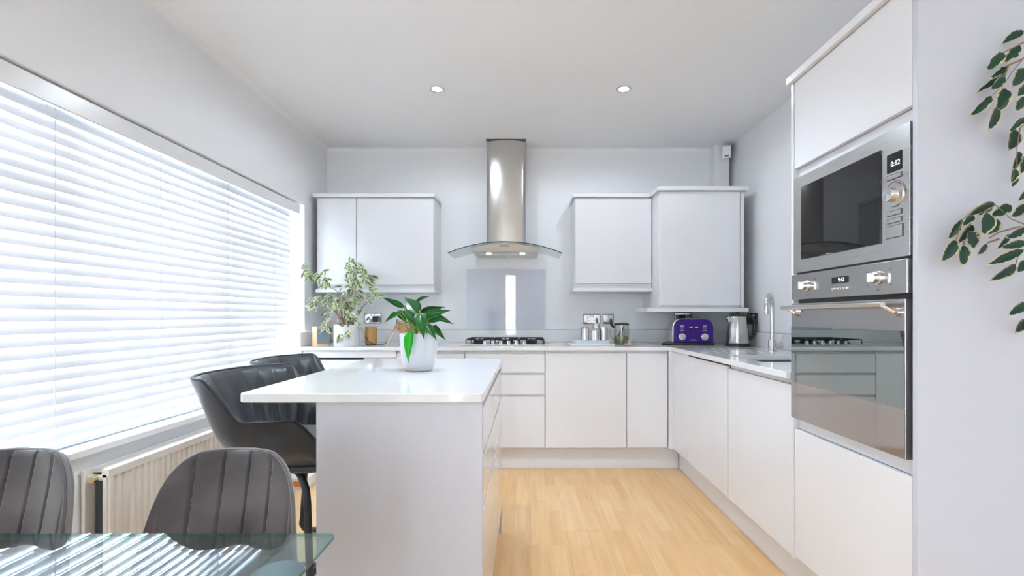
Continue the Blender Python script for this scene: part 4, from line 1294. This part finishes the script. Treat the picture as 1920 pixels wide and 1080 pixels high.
mb = MB(); mb.lathe([(.058, ZW + .1555), (.060, ZW + .160), (.054, ZW + .168), (.03, ZW + .173), (0, ZW + .174)], (jx, jy, 0), 32); obj('lid', mb, 'black', jg)
mb = MB(); mb.tube([(jx - .058, jy - .004, ZW + .135), (jx - .078, jy - .004, ZW + .155), (jx - .083, jy - .004, ZW + .195), (jx - .080, jy - .004, ZW + .205)], [.008, .011, .010, .004], 10); obj('thumb_lever', mb, 'black', jg)
mb = MB(); mb.tube([(jx - .060, jy, ZW + .135), (jx - .088, jy, ZW + .125), (jx - .094, jy, ZW + .10), (jx - .08, jy, ZW + .06), (jx - .062, jy, ZW + .035)], .0055, 10); obj('handle', mb, 'jugglass', jg)
mb = MB(); mb.lathe([(0, ZW + .0004), (.038, ZW + .0004), (.042, ZW + .004), (.043, ZW + .045), (.040, ZW + .045), (.039, ZW + .010), (0, ZW + .009)], (.765, 3.655, 0), 28)
tl = thing('tealight_glass', 'small clear glass tealight holder in front of the olive jug', 'candle holder', (.765, 3.655, ZW))
obj('glass_cup', mb, 'amberglass', tl)
mb = MB(); mb.lathe([(0, ZW + .0095), (.034, ZW + .0095), (.034, ZW + .018), (0, ZW + .018)], (.765, 3.655, 0), 24); obj('wax', mb, 'wax', tl)

# toaster
TXc, TYc = 1.292, 3.83
to = thing('toaster', 'purple four slice toaster with chrome dials in the worktop corner', 'toaster', (TXc, TYc, ZW))
def arch(w, h, r, z0, n=10):
    p = [(-w / 2, z0), (w / 2, z0)]
    for k in range(n + 1):
        a = PI / 2 * k / n; p.append((w / 2 - r + r * math.cos(a), z0 + h - r + r * math.sin(a)))
    for k in range(n + 1):
        a = PI / 2 + PI / 2 * k / n; p.append((-w / 2 + r + r * math.cos(a), z0 + h - r + r * math.sin(a)))
    return p
def tmap(o_): return o_
T0 = Matrix.Translation((TXc, TYc, ZW))
mb = MB(); mb.prism(arch(.292, .178, .062, .022), -.120, .125, T0); obj('body', mb, 'purple', to, .008, 3)
mb = MB(); mb.prism(arch(.300, .184, .066, .0215), -.090, .118, T0); obj('chrome_trim', mb, 'chrome', to, .004)
mb = MB(); mb.prism(rrect(.306, .0205, .004, 3, 0, .0108), -.128, .128, T0); obj('base', mb, 'black', to, .002)
def tb_(x0, x1, y0, y1, z0, z1): return bx(TXc + x0, TXc + x1, TYc + y0, TYc + y1, ZW + z0, ZW + z1)
for sx in (-1, 1):
    mb = MB(); mb.lathe([(.027, 0), (.026, .005), (.020, .008), (.019, .016), (0, .0165)], (TXc + sx * .083, TYc - .1205, ZW + .066), 24, Matrix.Rotation(PI / 2, 4, 'X')); kn = obj('dial', mb, 'chrome', to)
    for k in range(3): obj('button', tb_(sx * .083 - .014, sx * .083 + .014, -.1245, -.1205, .112 + k * .017, .119 + k * .017), 'chrome', to, .001)
    obj('lever_slot', tb_(sx * .020 - .0025, sx * .020 + .0025, -.1212, -.1203, .07, .15), 'void', to)
    lv = obj('lever', tb_(sx * .020 - .012, sx * .020 + .012, -.138, -.1214, .134, .144), 'chrome', to, .002)
    for k in (0, 1): obj('bread_slot', tb_(sx * .068 - .055, sx * .068 + .055, -.055 + k * .075, -.025 + k * .075, .2058, .2068), 'void', to)
obj('badge', tb_(-.022, .022, -.1215, -.1203, .040, .045), 'satin_steel', to)
c = MB(); c.tube([(1.150, 3.80, ZW + .02), (1.12, 3.76, ZW + .024), (1.075, 3.72, ZW + .016), (1.06, 3.74, ZW + .008), (1.09, 3.78, ZW + .005), (1.13, 3.74, ZW + .005), (1.10, 3.69, ZW + .005), (1.06, 3.70, ZW + .005), (1.08, 3.75, ZW + .007), (1.14, 3.77, ZW + .008)], .0035, 8)
obj('power_cable', c, 'black', to)
to.rotation_euler.z = math.radians(-9)
# plug and cable behind toaster
ps = socket('chrome double wall socket half hidden behind the toaster', 1.345, 1.125, .146)
setp(obj('power_plug', bx(1.285, 1.345, 4.11, 4.1775, 1.10, 1.15), 'black', None, .008, origin=(1.315, 4.14, 1.10)), 'black power plug in the socket behind the toaster', 'plug')

# kettle
KX, KY = 1.585, 3.655
kt = thing('kettle', 'brushed steel jug kettle with black handle beside the toaster', 'kettle', (KX, KY, ZW))
mb = MB(); mb.lathe([(.088, ZW + .0004), (.088, ZW + .018), (.083, ZW + .022), (0, ZW + .0225)], (KX, KY, 0), 36); obj('power_base', mb, 'black', kt)
mb = MB(); mb.lathe([(.080, ZW + .023), (.081, ZW + .030), (.076, ZW + .12), (.066, ZW + .215), (.063, ZW + .222), (0, ZW + .223)], (KX, KY, 0), 40); obj('steel_body', mb, 'steel_v', kt)
mb = MB(); mb.lathe([(.060, ZW + .2232), (.058, ZW + .232), (.04, ZW + .240), (0, ZW + .242)], (KX, KY, 0), 32); ld = obj('lid', mb, 'black', kt)
mb = MB(); mb.lathe([(.012, ZW + .241), (.014, ZW + .25), (0, ZW + .253)], (KX, KY, 0), 16); obj('lid_knob', mb, 'black', ld)
mb = MB(); mb.tube([(KX - .060, KY - .012, ZW + .19), (KX - .085, KY - .017, ZW + .222)], [.024, .014], 14); obj('spout', mb, 'steel_v', kt)
mb = MB(); mb.tube([(KX + .055, KY - .010, ZW + .215), (KX + .095, KY - .018, ZW + .218), (KX + .118, KY - .022, ZW + .19), (KX + .118, KY - .022, ZW + .12), (KX + .105, KY - .02, ZW + .07), (KX + .078, KY - .015, ZW + .05)], [.014, .015, .015, .014, .013, .012], 12); obj('handle', mb, 'black', kt)
mb = MB(); mb.tube([(KX - .060, KY - .052, ZW + .07), (KX - .050, KY - .050, ZW + .17)], .004, 8); obj('water_gauge', mb, 'white_plastic', kt)
# socket on the sink wall behind kettle
sw_ = thing('wall_socket', 'black wall socket on the sink wall behind the kettle handle', 'socket', (1.736, 3.74, 1.09))
obj('face_plate', bx(1.727, 1.7395, 3.66, 3.806, 1.075, 1.16), 'black', sw_, .002)
for yy in (3.69, 3.755): obj('switch', bx(1.724, 1.7268, yy, yy + .02, 1.135, 1.15), 'white_plastic', sw_)

# ------------------------------------------------------------------ ceiling fittings
def downlight(label, x, y, watts, beam=172, blend=.3):
    t = thing('downlight', label, 'ceiling light', (x, y, ZC - .006), 'recessed ceiling downlights')
    mb = MB(); mb.lathe([(.046, ZC - .0005), (.046, ZC - .004), (.042, ZC - .008), (.032, ZC - .005), (.030, ZC - .0005)], (x, y, 0), 32); obj('trim_ring', mb, 'satin_steel', t)
    mb = MB(); mb.lathe([(0, ZC - .0045), (.0295, ZC - .0045), (.0295, ZC - .001), (0, ZC - .001)], (x, y, 0), 24); obj('lamp', mb, 'lamp', t)
    ld_ = bpy.data.lights.new('downlight_beam', 'SPOT'); ld_.energy = watts; ld_.spot_size = math.radians(beam); ld_.spot_blend = blend; ld_.shadow_soft_size = .03; ld_.color = (.76, .88, 1.0)
    lo = bpy.data.objects.new('downlight_beam', ld_); COL.objects.link(lo); lo.parent = t; lo.location = (0, 0, -.02)
downlight('round recessed downlight on the left, towards the window', -.57, 3.10, SPOT_FAR)
downlight('round recessed downlight on the right, towards the sink wall', .62, 3.10, SPOT_FAR)
downlight('added fill downlight out of view overhead above the island worktop', -.42, 1.95, SPOT_MID, 112, .7)  # unseen pair added to brighten floor and ceiling
downlight('added fill downlight out of view overhead above the open floor beside the island', .28, 1.95, SPOT_MID, 112, .7)
downlight('added fill downlight unseen behind the viewpoint, window side', -.57, -1.6, SPOT_NEAR)  # unseen pair added as fill from behind
downlight('added fill downlight unseen behind the viewpoint, sink wall side', .62, -1.6, SPOT_NEAR)

sn = thing('alarm_sensor', 'small white motion sensor in the ceiling corner', 'sensor', (1.685, 4.07, 2.47))
mb = bx(-.035, .035, -.022, .022, -.05, .05)
Mx = Matrix.Translation((1.672, 4.062, 2.505)) @ Matrix.Rotation(math.radians(-24), 4, 'Z') @ Matrix.Rotation(math.radians(14), 4, 'X')
mb.xf(0, Mx); obj('case', mb, 'white_plastic', sn, .006)
mb = bx(-.017, .017, -.0245, -.0222, -.036, -.026); mb.xf(0, Mx); obj('lens', mb, 'black', sn)
mb = bx(-.02, .03, .0225, .045, .0, .045); mb.xf(0, Mx); obj('bracket', mb, 'gasket', sn)

# ------------------------------------------------------------------ small box on the floor by the wall
cbx = thing('floor_box', 'small white box with an orange stripe on the floor beyond the stools', 'box', (-1.515, 3.25, 0))
obj('carton', bx(-1.58, -1.43, 3.19, 3.31, .0002, .075), 'white', cbx, .002)
obj('orange_stripe', bx(-1.57, -1.44, 3.1885, 3.1898, .02, .055), 'orange', cbx)
